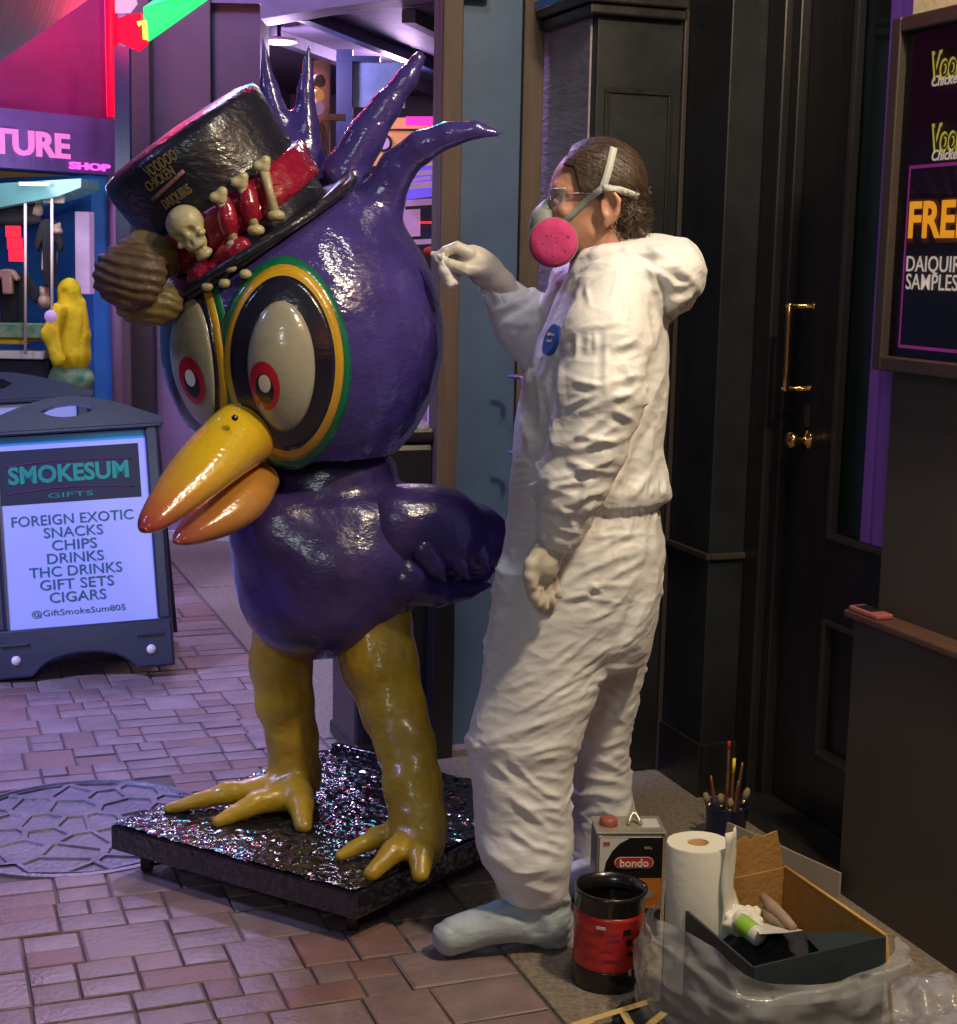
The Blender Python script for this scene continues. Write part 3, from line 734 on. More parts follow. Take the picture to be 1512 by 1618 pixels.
M['tan'] = mat('tan card', (.42, .26, .16), .6, var=.3, vscale=10)
ps = empty('display_post', P(505, 250, 8.9)*[1, 1, 0]); tag(ps, 'beige display post with small toys behind the forked feather', 'display post')
ybox('shaft', 495, 520, 92, 400, 8.9, .06, M['tan'], ps, (.9, P(505, 95, 8.9)[2])); ybox('arm', 498, 545, 180, 190, 8.88, .05, M['tan'], ps)
for (x, y, r, m_) in ((504, 128, .04, 'tan'), (503, 150, .035, 'peach'), (501, 170, .04, 'lilac'), (502, 205, .05, 'tan')):
    lathe('toy', P(x, y, 8.82), (0, 0, 1), [(.0001, -r), (r*.7, -r*.7), (r, 0), (r*.6, r*.8), (.0001, r)], M[m_], ps, n=14)
settle(ps)
o = box3('white_stick', (P(679, 640, 6.5)+P(679, 800, 6.5))/2, (.012, 0, 0), (0, .012, 0), (0, 0, .22), M['lilac']); tag(o, 'thin lilac upright pole behind the bird between head and wing', 'pole')
o.location.z = 0; 
# stacks of flyers tied to the post beside the worker's belly
for i, (y, lb) in enumerate(((598, 'upper purple bow tied to the brown post'), (718, 'middle purple bow tied to the brown post'), (775, 'lowest purple bow tied to the brown post'))):
    c = P(822, y, 4.62)
    o = blob('ribbon_bow', lambda p: smin(ell(p, c+[-.018, 0, .006], (.024, .012, .007)), ell(p, c+[.008, 0, -.014], (.010, .010, .022)), .008), c-[.08, .06, .08], c+[.08, .06, .06], .005, mat('purple ribbon', (.16, .09, .38), .3))
    tag(o, lb, 'ribbon', 'ribbons on the brown post')

# ---- stock in the gift shop
M['hood'] = mat('yellow hoodie fabric', (.85, .60, .01), .85, bump=.4, bscale=40, var=.1); M['grn'] = mat('green patterned cloth', (.03, .20, .12), .8, col2=(.35, .42, .22), vscale=16, bump=.3)
M['blk'] = mat('black cloth', (.018, .018, .025), .85, bump=.5, bscale=18); M['skinm'] = mat('mannequin', (.55, .36, .30), .5); M['teal'] = mat('teal glass shelf', (.10, .25, .25), .2, emit=(.3, .8, .75), es=.06)  # teal shelf glass carries a faint added glow
Yh = 7.55
def L3(x, y, Y=Yh): return P(x, y, Y)
mq = empty('hoodie_display', L3(104, 620)*[1, 1, 0]); tag(mq, 'yellow hoodie on a stand above green patterned cloth in the blue shop', 'hoodie')
def fh(p):
    d = chain(p, [L3(112, 560), L3(108, 500)], [.10, .085], .03)
    d = smin(d, ell(p, L3(110, 462), (.058, .06, .075)), .02)
    d = smin(d, chain(p, [L3(126, 480), L3(130, 530), L3(120, 565)], [.035, .04, .03]), .02)
    d = smin(d, chain(p, [L3(92, 490, 7.45), L3(80, 530, 7.42), L3(92, 568, 7.4)], [.04, .042, .035]), .02)
    return -smin(-d, ell(p, L3(98, 468, 7.47), (.030, .05, .045)), .01)
blob('hoodie', fh, L3(104, 600)-[.3, .3, .05], L3(104, 430)+[.3, .3, .05], .010, M['hood'], mq, disp=lambda v: .010*np.abs(perlin(v*[20, 14, 9]))-.004)
def fs(p): return ell(p, L3(112, 600), (.115, .1, .10))
blob('skirt', fs, L3(112, 640)-[.2, .2, .05], L3(112, 570)+[.2, .2, 0], .014, M['grn'], mq, disp=lambda v: .01*fbm(v*12))
tube('stand', [L3(110, 620)*[1, 1, 0]+[0, 0, .06], L3(110, 600)], .015, M['dark'], mq)
lathe('hood_badge', L3(80, 500, 7.36), (0, -1, 0), [(.0001, 0), (.03, .001), (.028, .005)], M['lilac'], mq, n=16)
settle(mq)
for i, (x, y, w, h, m_, lb) in enumerate(((78, 400, .06, .16, 'blk', 'black garment hanging above the yellow hoodie'), (78, 412, .035, .045, 'wht', 'white price card hanging above the yellow hoodie'), (20, 480, .12, .16, 'blk', 'black shirt folded left of the yellow hoodie'), (12, 445, .05, .06, 'skinm', 'small tan plush above the black shirt'), (70, 470, .035, .055, 'skinm', 'small pink plush beside the yellow hood'), (134, 400, .035, .20, 'lilac', 'long lilac scarf on the blue back wall'), (90, 362, .03, .03, 'skinm', 'tiny pink toy hanging on the blue wall'), (20, 340, .16, .06, 'blk', 'dark hats hanging under the glass shelf'), (58, 325, .035, .06, 'skinm', 'tan figurine hanging under the glass shelf'), (86, 311, .05, .03, 'wht', 'white tag on the glass shelf edge'), (12, 535, .10, .025, 'hood', 'folded yellow towel on the lower shelf'), (47, 530, .06, .025, 'hood', 'folded yellow cap on the lower shelf'), (30, 522, .16, .035, 'grn', 'green folded cloth on the lower shelf'), (35, 560, .12, .02, 'wht', 'white tray under the folded green cloth'), (30, 590, .16, .07, 'blk', 'black crate under the white tray'))):
    c = L3(x, y, 7.75 if m_ == 'lilac' else 7.5+.03*(i % 3))
    if 'shirt' in lb or 'garment' in lb:
        pr = [(-.30, -1), (.30, -1), (.34, .35), (.62, .0), (.78, .25), (.42, .92), (.14, 1), (-.14, 1), (-.42, .92), (-.78, .25), (-.62, .0), (-.34, .35)]
        q_ = [c+[w*1.5*a_, -.02, h*b_] for a_, b_ in pr]; n_ = len(q_); bk = [t_+[0, .05, 0] for t_ in q_]
        o = bevel(mesh('merchandise', q_+bk, [tuple(range(n_)), tuple(range(2*n_-1, n_-1, -1))]+[(k, n_+k, n_+(k+1) % n_, (k+1) % n_) for k in range(n_)], M[m_]), .01)
    elif any(t_ in lb for t_ in ('card', 'tag', 'tray', 'crate', 'folded', 'scarf')):
        o = box3('merchandise', c, (w, .004, 0), (0, .01 if 'card' in lb or 'tag' in lb else .05, 0), (.003, 0, h), M[m_], None, .006)
    else:
        o = blob('merchandise', lambda p, c=c, w=w, h=h: smin(smin(ell(p, c-[0, 0, h*.35], (w*.9, .04, h*.6)), ell(p, c+[0, 0, h*.45], (w*.65, .035, h*.42)), .01), np.minimum(ell(p, c+[w*.45, 0, h*.85], (w*.25, .012, w*.3)), ell(p, c+[-w*.45, 0, h*.85], (w*.25, .012, w*.3))), .006), c-[w+.03, .07, h+.03], c+[w+.03, .07, h+.05], .007, M[m_], None)
    tag(o, lb, 'merchandise', 'goods in the gift shop')
o = quadslab('glass_shelf', [(-40, 335), (-40, 292), (60, 286), (128, 282), (128, 296), (92, 310)], 7.4, .35, M['teal'], None, (0,)*6); tag(o, 'teal glass shelf unit under the purple fascia', 'shelf')
o = ybox('strip_light', 30, 76, 288, 293, 7.34, .02, emitmat('warm strip', (1, .85, .5), 2.5), None); tag(o, 'warm strip light on the glass shelf', 'lamp'); o.rotation_euler.y = 0
ld = empty('led_sign', L3(23, 385, 7.3)); tag(ld, 'red vertical led sign of three stacked characters', 'led sign')
for k in range(3): box3('character', L3(21+k*2.5, 366+k*19, 7.3), (.033, 0, 0), (0, .01, 0), (0, 0, .026), M['redl'], ld)
settle(ld)
for x in (40, 82): 
    o = tube('display_pole', [L3(x, 560, 7.42), L3(x, 300, 7.42)], .007, M['wht'], None); tag(o, 'thin white display pole %s in the gift shop' % ('left of the yellow hoodie' if x == 40 else 'holding the price card above the hoodie'), 'pole')
light('gift_shop_light', 'POINT', L3(70, 300, 7.2)+[0, -.1, .1], (0, 0, 0), 14, (.75, .82, 1), .15)
light('red_neon_glow', 'POINT', Lp(165, 40, .35), (0, 0, 0), 8, (1, .03, .12), .1)

# ================================================================ A-FRAME BOARDS
M['boardfr'] = mat('navy plastic sign frame', (.018, .02, .055), .28, bump=.06, bscale=12, spec=.7)
M['boardp'] = mat('white sign sheet', (.46, .52, .84), .35, var=.03); M['btext'] = mat('dark teal print', (.02, .13, .20), .5)
M['bgreen'] = mat('green print', (.01, .30, .20), .5); M['bdark'] = mat('navy print', (.01, .012, .04), .4); M['bcy'] = mat('light blue print', (.03, .35, .80), .4); M['bmag'] = mat('plum print', (.12, .02, .10), .4)
def aboard(px, Y0, Y1, label, text):
    # front panel corners: bottom-left, bottom-right, top-right, top-left on the leaning board
    bl = G(px[0][0], px[0][1]); br = P(px[1][0], px[1][1], bl[1]+.12); tr = P(px[2][0], px[2][1], br[1]+.20); x = br-bl; L = np.linalg.norm(x); x /= L
    h = tr-br; h = h-x*(h@x); Hh = np.linalg.norm(h); h /= Hh; n = np.cross(x, h)
    if n[1] > 0: n = -n
    wid = L; o = br
    r = empty('sandwich_board', (bl+br)/2+[0, .2, 0]); tag(r, label, 'sandwich board', 'sandwich boards by the gift shop')
    def pt(u, v, d=0.): return o+x*u+h*v+n*d          # u negative to the left
    def slab(nm, u0, u1, v0, v1, d0, d1, m, par=r, bv=0):
        return box3(nm, pt((u0+u1)/2, (v0+v1)/2, (d0+d1)/2), x*(u1-u0)/2, h*(v1-v0)/2, n*(d1-d0)/2, m, par, bv)
    e = .062; wv = Hh
    # side, top and bottom members of the frame
    fr = slab('frame_side', -e*.82, 0, .17, wv-.10, -.03, .03, M['boardfr'], bv=.01); slab('frame_side', -wid, -wid+e*.82, .17, wv-.10, -.03, .03, M['boardfr'], bv=.01)
    # bottom rail with an arch between two feet
    up = []; nn = 24
    for i in range(nn+1):
        u = -wid+wid*i/nn; a = (u+wid/2)/(wid*.27); vv = .072*math.sqrt(max(0, 1-a*a)) if abs(a) < 1 else 0
        up.append((u, vv))
    v = []; 
    for d in (-.045, .045):
        for (u, vv) in up: v += [pt(u, vv, d), pt(u, .175, d)]
    m_ = 2*(nn+1); f = []
    for i in range(nn):
        f += [(2*i, 2*i+2, 2*i+3, 2*i+1), (m_+2*i+1, m_+2*i+3, m_+2*i+2, m_+2*i), (2*i, m_+2*i, m_+2*i+2, 2*i+2), (2*i+1, 2*i+3, m_+2*i+3, m_+2*i+1)]
    f += [(0, 1, m_+1, m_), (2*nn, m_+2*nn, m_+2*nn+1, 2*nn+1)]
    bevel(mesh('bottom_rail', v, f, M['boardfr'], r), .008)
    for u in (-.08, -wid+.08):
        slab('foot_recess', u-.05, u+.05, .115, .125, .0455, .056, M['boardfr'], bv=.003)
        lathe('foot_screw', pt(u, .065, .045), n, [(.018, 0), (.016, .006), (.0001, .008)], M['wht'], r, n=14)
    # arched carry handle with an oval hole
    v = []; nn = 28; rows = []
    for i in range(nn+1):
        u = -wid-.02+(wid+.04)*i/nn; c = (u+wid/2)/(wid/2+.02); top = wv-.075+.092*(max(0, math.cos(c*math.pi/2)))**1.15
        a = (u+wid/2)/.085; hh = .024*math.sqrt(max(0, 1-a*a)) if abs(a) < 1 else 0
        rows.append((u, wv-.10, wv-.035-hh, wv-.035+hh, top))
    f = []
    for d in (-.035, .035):
        for (u, a, b_, c_, t_) in rows: v += [pt(u, a, d), pt(u, max(a, min(b_, t_-.001)), d), pt(u, max(a, min(c_, t_-.0005)), d), pt(u, t_, d)]
    m_ = 4*(nn+1)
    for i in range(nn):
        a = 4*i; b2 = 4*i+4
        for k in (0, 2): f += [(a+k, b2+k, b2+k+1, a+k+1), (m_+a+k+1, m_+b2+k+1, m_+b2+k, m_+a+k)]
        f += [(a+1, m_+a+1, m_+b2+1, b2+1)[::-1], (a+2, m_+a+2, m_+b2+2, b2+2), (a+3, b2+3, m_+b2+3, m_+a+3), (a, m_+a, m_+b2, b2)]
    f += [(0, 1, m_+1, m_), (2, 3, m_+3, m_+2), (4*nn, m_+4*nn, m_+4*nn+1, 4*nn+1), (4*nn+2, m_+4*nn+2, m_+4*nn+3, 4*nn+3)]
    mesh('handle_top', v, f, M['boardfr'], r)
    slab('top_lip', -wid-.015, .015, wv-.115, wv-.10, -.04, .045, M['boardfr'], bv=.004)
    sh_ = slab('sign_sheet', -wid+e*.8, -e*.8, .165, wv-.118, -.012, .006, M['boardp'])
    if text:
        sw = wid-2*e*.8; cu_ = -wid/2
        slab('print_edge', -wid+e*.82, -e*.82, wv-.150, wv-.119, .0062, .0066, M['bcy'])
        T = wv-.118; S = wv-.118-.165
        slab('header_print', -wid+e*.8+.010, -e*.8-.028, T-.35*S, T-.070*S, .0066, .0072, M['bdark'])
        def tx(s, v, hh, m=M['btext'], wd=None, bold=.0, d=.0074, du=-.012):
            return letters(s, 'lettering', m, r, pt(cu_+du, v, d), x, h, hh/.72, 'CENTER', bold, .0003, width=wd)
        tx('SMOKESUM', T-.205*S, .062, M['bgreen'], sw*.80, .035, .0078)
        for vv, amp in ((T-.135*S, .014), (T-.275*S, .014)):
            pp = [pt(cu_-.012+sw*.42*k/10, vv-amp*(k/10)**2, .0078) for k in range(-10, 11)]
            tube('header_arc', pp, .003, M['bmag'], r, n=4)
        tx('GIFTS', T-.315*S, .018, M['bgreen'], sw*.3, 0, .0078)
        step = .0667*S
        wds = {'FOREIGN EXOTIC': .84, 'SNACKS': .41, 'CHIPS': .31, 'DRINKS': .39, 'THC DRINKS': .64, 'GIFT SETS': .51, 'CIGARS': .39}
        for i, s in enumerate(wds): tx(s, T-.44*S-i*step, .038, wd=sw*wds[s]*.96, bold=.006)
        tx('@GiftSmokeSum805', T-.915*S, .022, wd=sw*.62)
    # back leaf of the A-frame
    n2 = np.array([n[0], n[1], 0]); n2 /= np.linalg.norm(n2)
    bb = [pt(0, wv-.09, -.04), pt(-wid, wv-.09, -.04), bl-n2*.50, br-n2*.50]
    q = [bb[3], bb[2], bb[1], bb[0]]; k_ = -n2*.03
    mesh('rear_leaf', q+[a+k_ for a in q], [(0, 1, 2, 3), (7, 6, 5, 4), (0, 4, 5, 1), (1, 5, 6, 2), (2, 6, 7, 3), (3, 7, 4, 0)], M['boardfr'], r)
    settle(r); return r
aboard([(-6, 1075), (277, 1050), (231, 628)], 0, 0, 'navy sandwich board listing snacks, chips, drinks and cigars', True)
aboard([(-150, 985), (158, 965), (128, 590)], 0, 0, 'second navy sandwich board mostly hidden behind the snack list board', False)

# ================================================================ BIRD STATUE
def lumpy(name, col, rough=.16, bs=55, bst=.35, var=.25, coat=.6, stretch=(1, 1, 1.8), vcol=False, bdist=.006, col2=None):
    m = mat(name, col, rough, bump=bst, bscale=bs, var=var, vscale=5, coat=coat, stretch=stretch, detail=3, bdist=bdist, col2=col2, coatr=.08)
    if vcol:
        t = m.node_tree; b = t.nodes['Principled BSDF']; a = N(t, 'ShaderNodeAttribute', attribute_name='Col')
        t.links.new(a.outputs['Color'], b.inputs['Base Color'])
    return m
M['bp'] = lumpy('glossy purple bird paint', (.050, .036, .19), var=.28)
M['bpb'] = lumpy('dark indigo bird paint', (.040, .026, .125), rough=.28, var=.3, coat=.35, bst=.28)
M['by'] = lumpy('yellow ochre leg paint', (.50, .33, .010), rough=.38, col2=(.30, .185, .02), coat=.35, bst=.3, bs=45)
M['bk'] = lumpy('beak paint', (.7, .45, .02), vcol=True, rough=.2, bst=.22, bs=50)
M['hat'] = lumpy('black hat paint', (.012, .012, .024), rough=.36, bst=.5, bs=30, var=.3, bdist=.01, coat=.25)
M['band'] = lumpy('dark red band paint', (.26, .008, .03), rough=.25, bst=.5, bs=30, bdist=.01)
M['bone'] = lumpy('aged bone paint', (.42, .38, .22), rough=.4, coat=.1, var=.25, bst=.3)
M['eyew'] = lumpy('cream eye paint', (.31, .295, .22), rough=.2, var=.12, bst=.15, bs=40)
M['eyeb'] = lumpy('black eye paint', (.010, .009, .022), rough=.25, bst=.15)
M['eyey'] = lumpy('gold outline paint', (.50, .29, .015), rough=.3, bst=.2, var=.15); M['eyeg'] = lumpy('green outline paint', (.006, .13, .055), rough=.3, bst=.2)
M['irisr'] = lumpy('red iris paint', (.42, .012, .03), rough=.25, bst=.1); M['white'] = mat('white dot paint', (.7, .66, .5), .25, coat=.5)
M['olive'] = lumpy('olive feather paint', (.13, .095, .03), rough=.5, coat=.05, var=.3); M['brown'] = lumpy('brown feather paint', (.085, .05, .03), rough=.55, coat=.05, var=.3)
def crumple():
    m, t, b = newmat('black crinkled wrap'); b.inputs['Base Color'].default_value = (.012, .012, .014, 1); b.inputs['Roughness'].default_value = .09; b.inputs['Specular IOR Level'].default_value = 1.
    tc = N(t, 'ShaderNodeTexCoord'); vo = N(t, 'ShaderNodeTexVoronoi'); vo.inputs['Scale'].default_value = 46; vo.feature = 'F1'
    no = N(t, 'ShaderNodeTexNoise'); no.inputs['Scale'].default_value = 34; no.inputs['Detail'].default_value = 2
    mx = N(t, 'ShaderNodeMath', operation='ADD'); bp_ = N(t, 'ShaderNodeBump'); bp_.inputs['Strength'].default_value = .45; bp_.inputs['Distance'].default_value = .008
    t.links.new(tc.outputs['Object'], vo.inputs['Vector']); t.links.new(tc.outputs['Object'], no.inputs['Vector'])
    t.links.new(vo.outputs['Distance'], mx.inputs[0]); t.links.new(no.outputs[0], mx.inputs[1]); t.links.new(mx.outputs[0], bp_.inputs['Height']); t.links.new(bp_.outputs[0], b.inputs['Normal'])
    return m
M['wrap'] = crumple()
bird = empty('bird_statue', (-.30, 3.78, 0)); tag(bird, 'glossy purple bird statue with tall black top hat and yellow beak on a low platform', 'statue')
PS = .0
# platform
zt_, zb_ = .125, .06
cF = G(562, 1412, zt_); cL = G(174, 1303, zt_); cB = G(520, 1184, zt_); cR = cF+cB-cL
plat = [cF, cR, cB, cL]
pl = prism('platform', plat, zb_, zt_, M['wrap'], bird, .006)
cen = sum(plat)/4
bmp = bmesh.new(); 
# crumpled wrapping on the deck: fine displaced grid
gN = 170; vv = []; ff = []
pp = []
for i in range(gN+1):
    for j in range(gN+1):
        a = i/gN; b = j/gN; pp.append(cF+(cL-cF)*(.004+.992*a)+(cR-cF)*(.004+.992*b))
pp = np.array(pp); pp[:, 2] = zt_+.004+.004*fbm(pp*[16, 16, 1], 2)+.005*np.abs(perlin(pp*[30, 30, 1]+9))+.0012*perlin(pp*[80, 80, 1]+3)
for i in range(gN):
    for j in range(gN): q = i*(gN+1)+j; ff.append((q, q+1, q+gN+2, q+gN+1))
mesh('deck_wrap', pp, ff, M['wrap'], bird, True)
box3('edge_lip', (cB+(cR-cB)*.17)+[0, 0, .012], (cR-cB)*.15, (cF-cR)/np.linalg.norm(cF-cR)*.012, (0, 0, .011), M['wrap'], bird, .004)
for q in plat:
    d = cen-q; c = q+d/np.linalg.norm(d)*.09
    cs = tube('caster', [[c[0]-.012, c[1], .03], [c[0]+.012, c[1], .03]], .03, M['dark'], bird, n=18, sm=False)
    box3('caster_fork', (c[0], c[1], .052), (.016, 0, 0), (0, .02, 0), (0, 0, .007), M['iron'], bird)
# head
ha = np.array([-.565, -.175, .81]); ha /= np.linalg.norm(ha)
hB = P(405, 386, 3.80)
Hc = P(480, 532, 3.85); Hr = np.array([.345, .36, .382]); AZ0 = math.degrees(math.atan2(-Hc[0], Hc[1]))
def hdir(az, el): az = np.radians(az+AZ0); el = np.radians(el); return np.stack([np.sin(az)*np.cos(el), -np.cos(az)*np.cos(el), np.sin(el)+0*az], -1)
def hpt(az, el, off=0.): d = hdir(az, el); n = d/Hr; n /= np.linalg.norm(n, axis=-1, keepdims=True); return Hc+d*Hr+n*np.asarray(off)[..., None]
def tend(pxs, Y, rad):
    return [P(x, y, Yy) for (x, y), Yy in zip(pxs, Y)], [r*3.85/FP for r in rad]
Bc = P(525, 885, 3.83)
t2 = tend([(560, 330), (545, 275), (578, 215), (610, 168), (642, 125), (661, 92), (668, 82)], [3.9]*7, [46, 36, 29, 23, 16, 10, 3.5])
t3 = tend([(585, 390), (600, 320), (625, 268), (665, 232), (710, 212), (752, 205), (790, 211)], [3.82, 3.82, 3.8, 3.78, 3.76, 3.75, 3.74], [46, 37, 28, 24, 19, 13, 5])
t1a = tend([(480, 330), (465, 270), (440, 200), (425, 140), (415, 62)], [4.08, 4.08, 4.08, 4.08, 4.08], [60, 42, 24, 15, 5])
t1b = tend([(500, 330), (485, 270), (482, 200), (484, 140), (488, 74)], [4.08, 4.08, 4.08, 4.08, 4.08], [60, 36, 22, 14, 5])
def fbird(p):
    d = ell(p, Hc, Hr)
    hh = (p-hB)@ha; hr = np.linalg.norm(p-hB-hh[:, None]*ha, axis=1)
    d = np.maximum(d, -np.maximum(hr-.272, -.004-hh))
    for (a, r) in (t2, t3, t1a, t1b): d = smin(d, chain(p, a, r, .015), .028)
    return np.maximum(d, -np.maximum(hr-.235, .0-hh))
blob('head', fbird, (-1., 3.3, 1.05), (.12, 4.35, 2.36), .0105, M['bp'], bird, disp=lambda v: .0022*fbm(v*18))
def fbody(p):
    d = ell(p, Bc, (.250, .235, .205))
    d = smin(d, ell(p, P(500, 955, 3.80), (.175, .19, .135)), .06)
    d = smin(d, ell(p, P(560, 800, 3.86), (.20, .19, .07)), .06)
    d = smin(d, ell(p, P(440, 830, 3.74), (.12, .12, .11)), .06)
    return smin(d, ell(p, P(520, 745, 3.86), (.17, .17, .10)), .035)
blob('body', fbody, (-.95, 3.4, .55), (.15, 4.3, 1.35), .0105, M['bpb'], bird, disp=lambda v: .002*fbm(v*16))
# wing and its feathers
def fwing(p):
    a_ = P(630, 838, 3.76); b_ = P(768, 852, 3.90); q = (p-a_)
    d = chain(p, [a_, P(700, 838, 3.80), P(752, 850, 3.88), P(778, 872, 3.95)], [.098, .098, .080, .045], .03)
    return smin(d, ell(p, P(640, 812, 3.78), (.12, .10, .062)), .06)
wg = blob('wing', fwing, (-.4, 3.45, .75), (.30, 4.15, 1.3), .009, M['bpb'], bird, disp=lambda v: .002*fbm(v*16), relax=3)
def feather(pxs, Ys, rs, flat=.55):
    a = [P(x, y, Y) for (x, y), Y in zip(pxs, Ys)]; r = [q*3.8/FP for q in rs]
    lo = np.min(a, axis=0)-max(r)*1.5; hi = np.max(a, axis=0)+max(r)*1.5
    return blob('feather', lambda p: chain(p, a, r, .01), lo, hi, .0075, M['bpb'], wg)
feather([(640, 915), (690, 935), (735, 934), (772, 924)], [3.72, 3.78, 3.85, 3.9], [44, 25, 15, 6])
feather([(660, 890), (715, 905), (760, 905), (786, 892)], [3.8, 3.86, 3.92, 3.96], [40, 24, 17, 6])
feather([(700, 880), (750, 885), (786, 866), (798, 850)], [3.84, 3.9, 3.96, 4.0], [40, 28, 18, 8])
for (x0, y0, x1, y1, r) in ((668, 868, 706, 921, 17), (712, 865, 742, 918, 16), (748, 850, 776, 905, 16)):
    feather([(x0, y0), ((x0+x1)/2, (y0+y1)/2), (x1, y1)], [3.70+(x0-668)*.0012]*3, [r*1.3, r, 3])
# legs with three toes each
def leg(pts_, Ys, rs, toes, name='leg'):
    a = [P(x, y, Y) for (x, y), Y in zip(pts_, Ys)]; r = [q*3.75/FP for q in rs]
    T = []
    for (pp_, r0, r1) in toes:
        k = [np.array(q) for q in pp_]; T.append((k, r0, r1))
    def f(p):
        d = chain(p, a, r, .03)
        for k, r0, r1 in T: d = smin(d, chain(p, k, [r0+(r1-r0)*i/(len(k)-1) for i in range(len(k))], .01), .022)
        return np.maximum(d, zt_+.002-p[:, 2])
    al = np.array(a+[q for k, _, _ in T for q in k])
    return blob(name, f, al.min(0)-.13, al.max(0)+.13, .0085, M['by'], bird, disp=lambda v: .003*fbm(v*[26, 26, 12]))
def toe(ax, ay, bx, by, h0=.05, h1=.016): 
    a = G(ax, ay, zt_+h0); b = G(bx, by, zt_+h1); m_ = (a+b)/2+[0, 0, .012]; return [a, m_, b]
leg([(585, 985), (600, 1050), (622, 1120), (642, 1180), (652, 1240), (662, 1300), (664, 1335)], [3.78, 3.74, 3.70, 3.64, 3.58, 3.53, 3.50], [68, 60, 50, 44, 43, 41, 38],
    [(toe(655, 1325, 588, 1380), .036, .020), (toe(668, 1335, 664, 1382), .038, .022), (toe(650, 1310, 538, 1352), .034, .016)])
leg([(450, 985), (444, 1050), (450, 1110), (462, 1165), (466, 1215), (462, 1245)], [3.86, 3.88, 3.88, 3.88, 3.88, 3.88], [54, 49, 46, 41, 41, 42],
    [(toe(450, 1243, 268, 1277), .040, .016), (toe(462, 1255, 345, 1298), .040, .018), (toe(470, 1255, 480, 1305), .042, .022)])
# eyes
def cap_patch(name, azc, elc, hw, hh, off, bulge, m, parent, rim=-.006, nr=12, nt=56, egg=0., p=1.):
    v = []; f = []
    for i in range(nr+2):
        rho = min(1, i/nr); o_ = off+bulge*(1-rho**2)**p if i <= nr else rim
        if i == 0: v.append(hpt(azc, elc, np.array(off+bulge))); continue
        for k in range(nt):
            th = 2*math.pi*k/nt; e_ = 1+egg*math.sin(th)
            v.append(hpt(azc+hw*rho*math.cos(th)*e_, elc+hh*rho*math.sin(th), np.array(o_)))
    for k in range(nt): f.append((0, 1+k, 1+(k+1) % nt))
    for i in range(nr): 
        for k in range(nt): a = 1+i*nt+k; b = 1+i*nt+(k+1) % nt; f.append((a, a+nt, b+nt, b))
    return mesh(name, v, f, m, parent, True)
FAZ = -33
for sgn in (1, -1):
    near_ = sgn > 0; o1 = 0 if near_ else -.0008
    az = FAZ+25.0 if near_ else -56.8; k_ = 1. if near_ else 1.15; azb = az-.2 if near_ else -49.0; hwb = 12.6 if near_ else 13.2; hhb = 22.8; elb = -8.4
    eye = cap_patch('eye_surround', az, -10.5, 26.5*k_, 41.2, .003+o1, .0005, M['eyeg'], bird, egg=-.04); eye['label'] = 'green painted eye surround'
    cap_patch('gold_outline', az+.3*sgn, -9.2, 23.0*k_, 36.6, .0048+o1, .0005, M['eyey'], eye, rim=.001)
    cap_patch('black_ring', az, -8.4, 20.0*k_, 31.6, .0066+o1, .0005, M['eyeb'], eye, rim=.003)
    bul = .024 if near_ else .010
    cap_patch('eyeball', azb, elb, hwb, hhb, .008, bul, M['eyew'], eye, rim=.003, p=.8)
    ia = FAZ+19 if near_ else FAZ-13.6
    def onball(name, a_, e_, hw, hh, lift, m):
        v = []; f = []; nt = 32; nr = 5
        for i in range(nr+1):
            for k in range(nt if i else 1):
                th = 2*math.pi*k/nt; A_ = a_+hw*i/nr*math.cos(th); E_ = e_+hh*i/nr*math.sin(th)
                rho2 = min(1, ((A_-azb)/hwb)**2+((E_-elb)/hhb)**2); v.append(hpt(A_, E_, np.array(.008+bul*(1-rho2)**.8+lift)))
        for k in range(nt): f.append((0, 1+k, 1+(k+1) % nt))
        for i in range(nr-1):
            for k in range(nt): a = 1+i*nt+k; b = 1+i*nt+(k+1) % nt; f.append((a, a+nt, b+nt, b))
        return mesh(name, v, f, m, eye, True)
    onball('iris', ia, -13.4, 6.0*k_, 8.2, .0022, M['irisr']); onball('pupil', ia+.3, -14.2, 3.5*k_, 5.0, .0036, M['eyeb']); onball('glint', ia+.6, -12.2, 2.3*k_, 2.9, .005, M['white'])
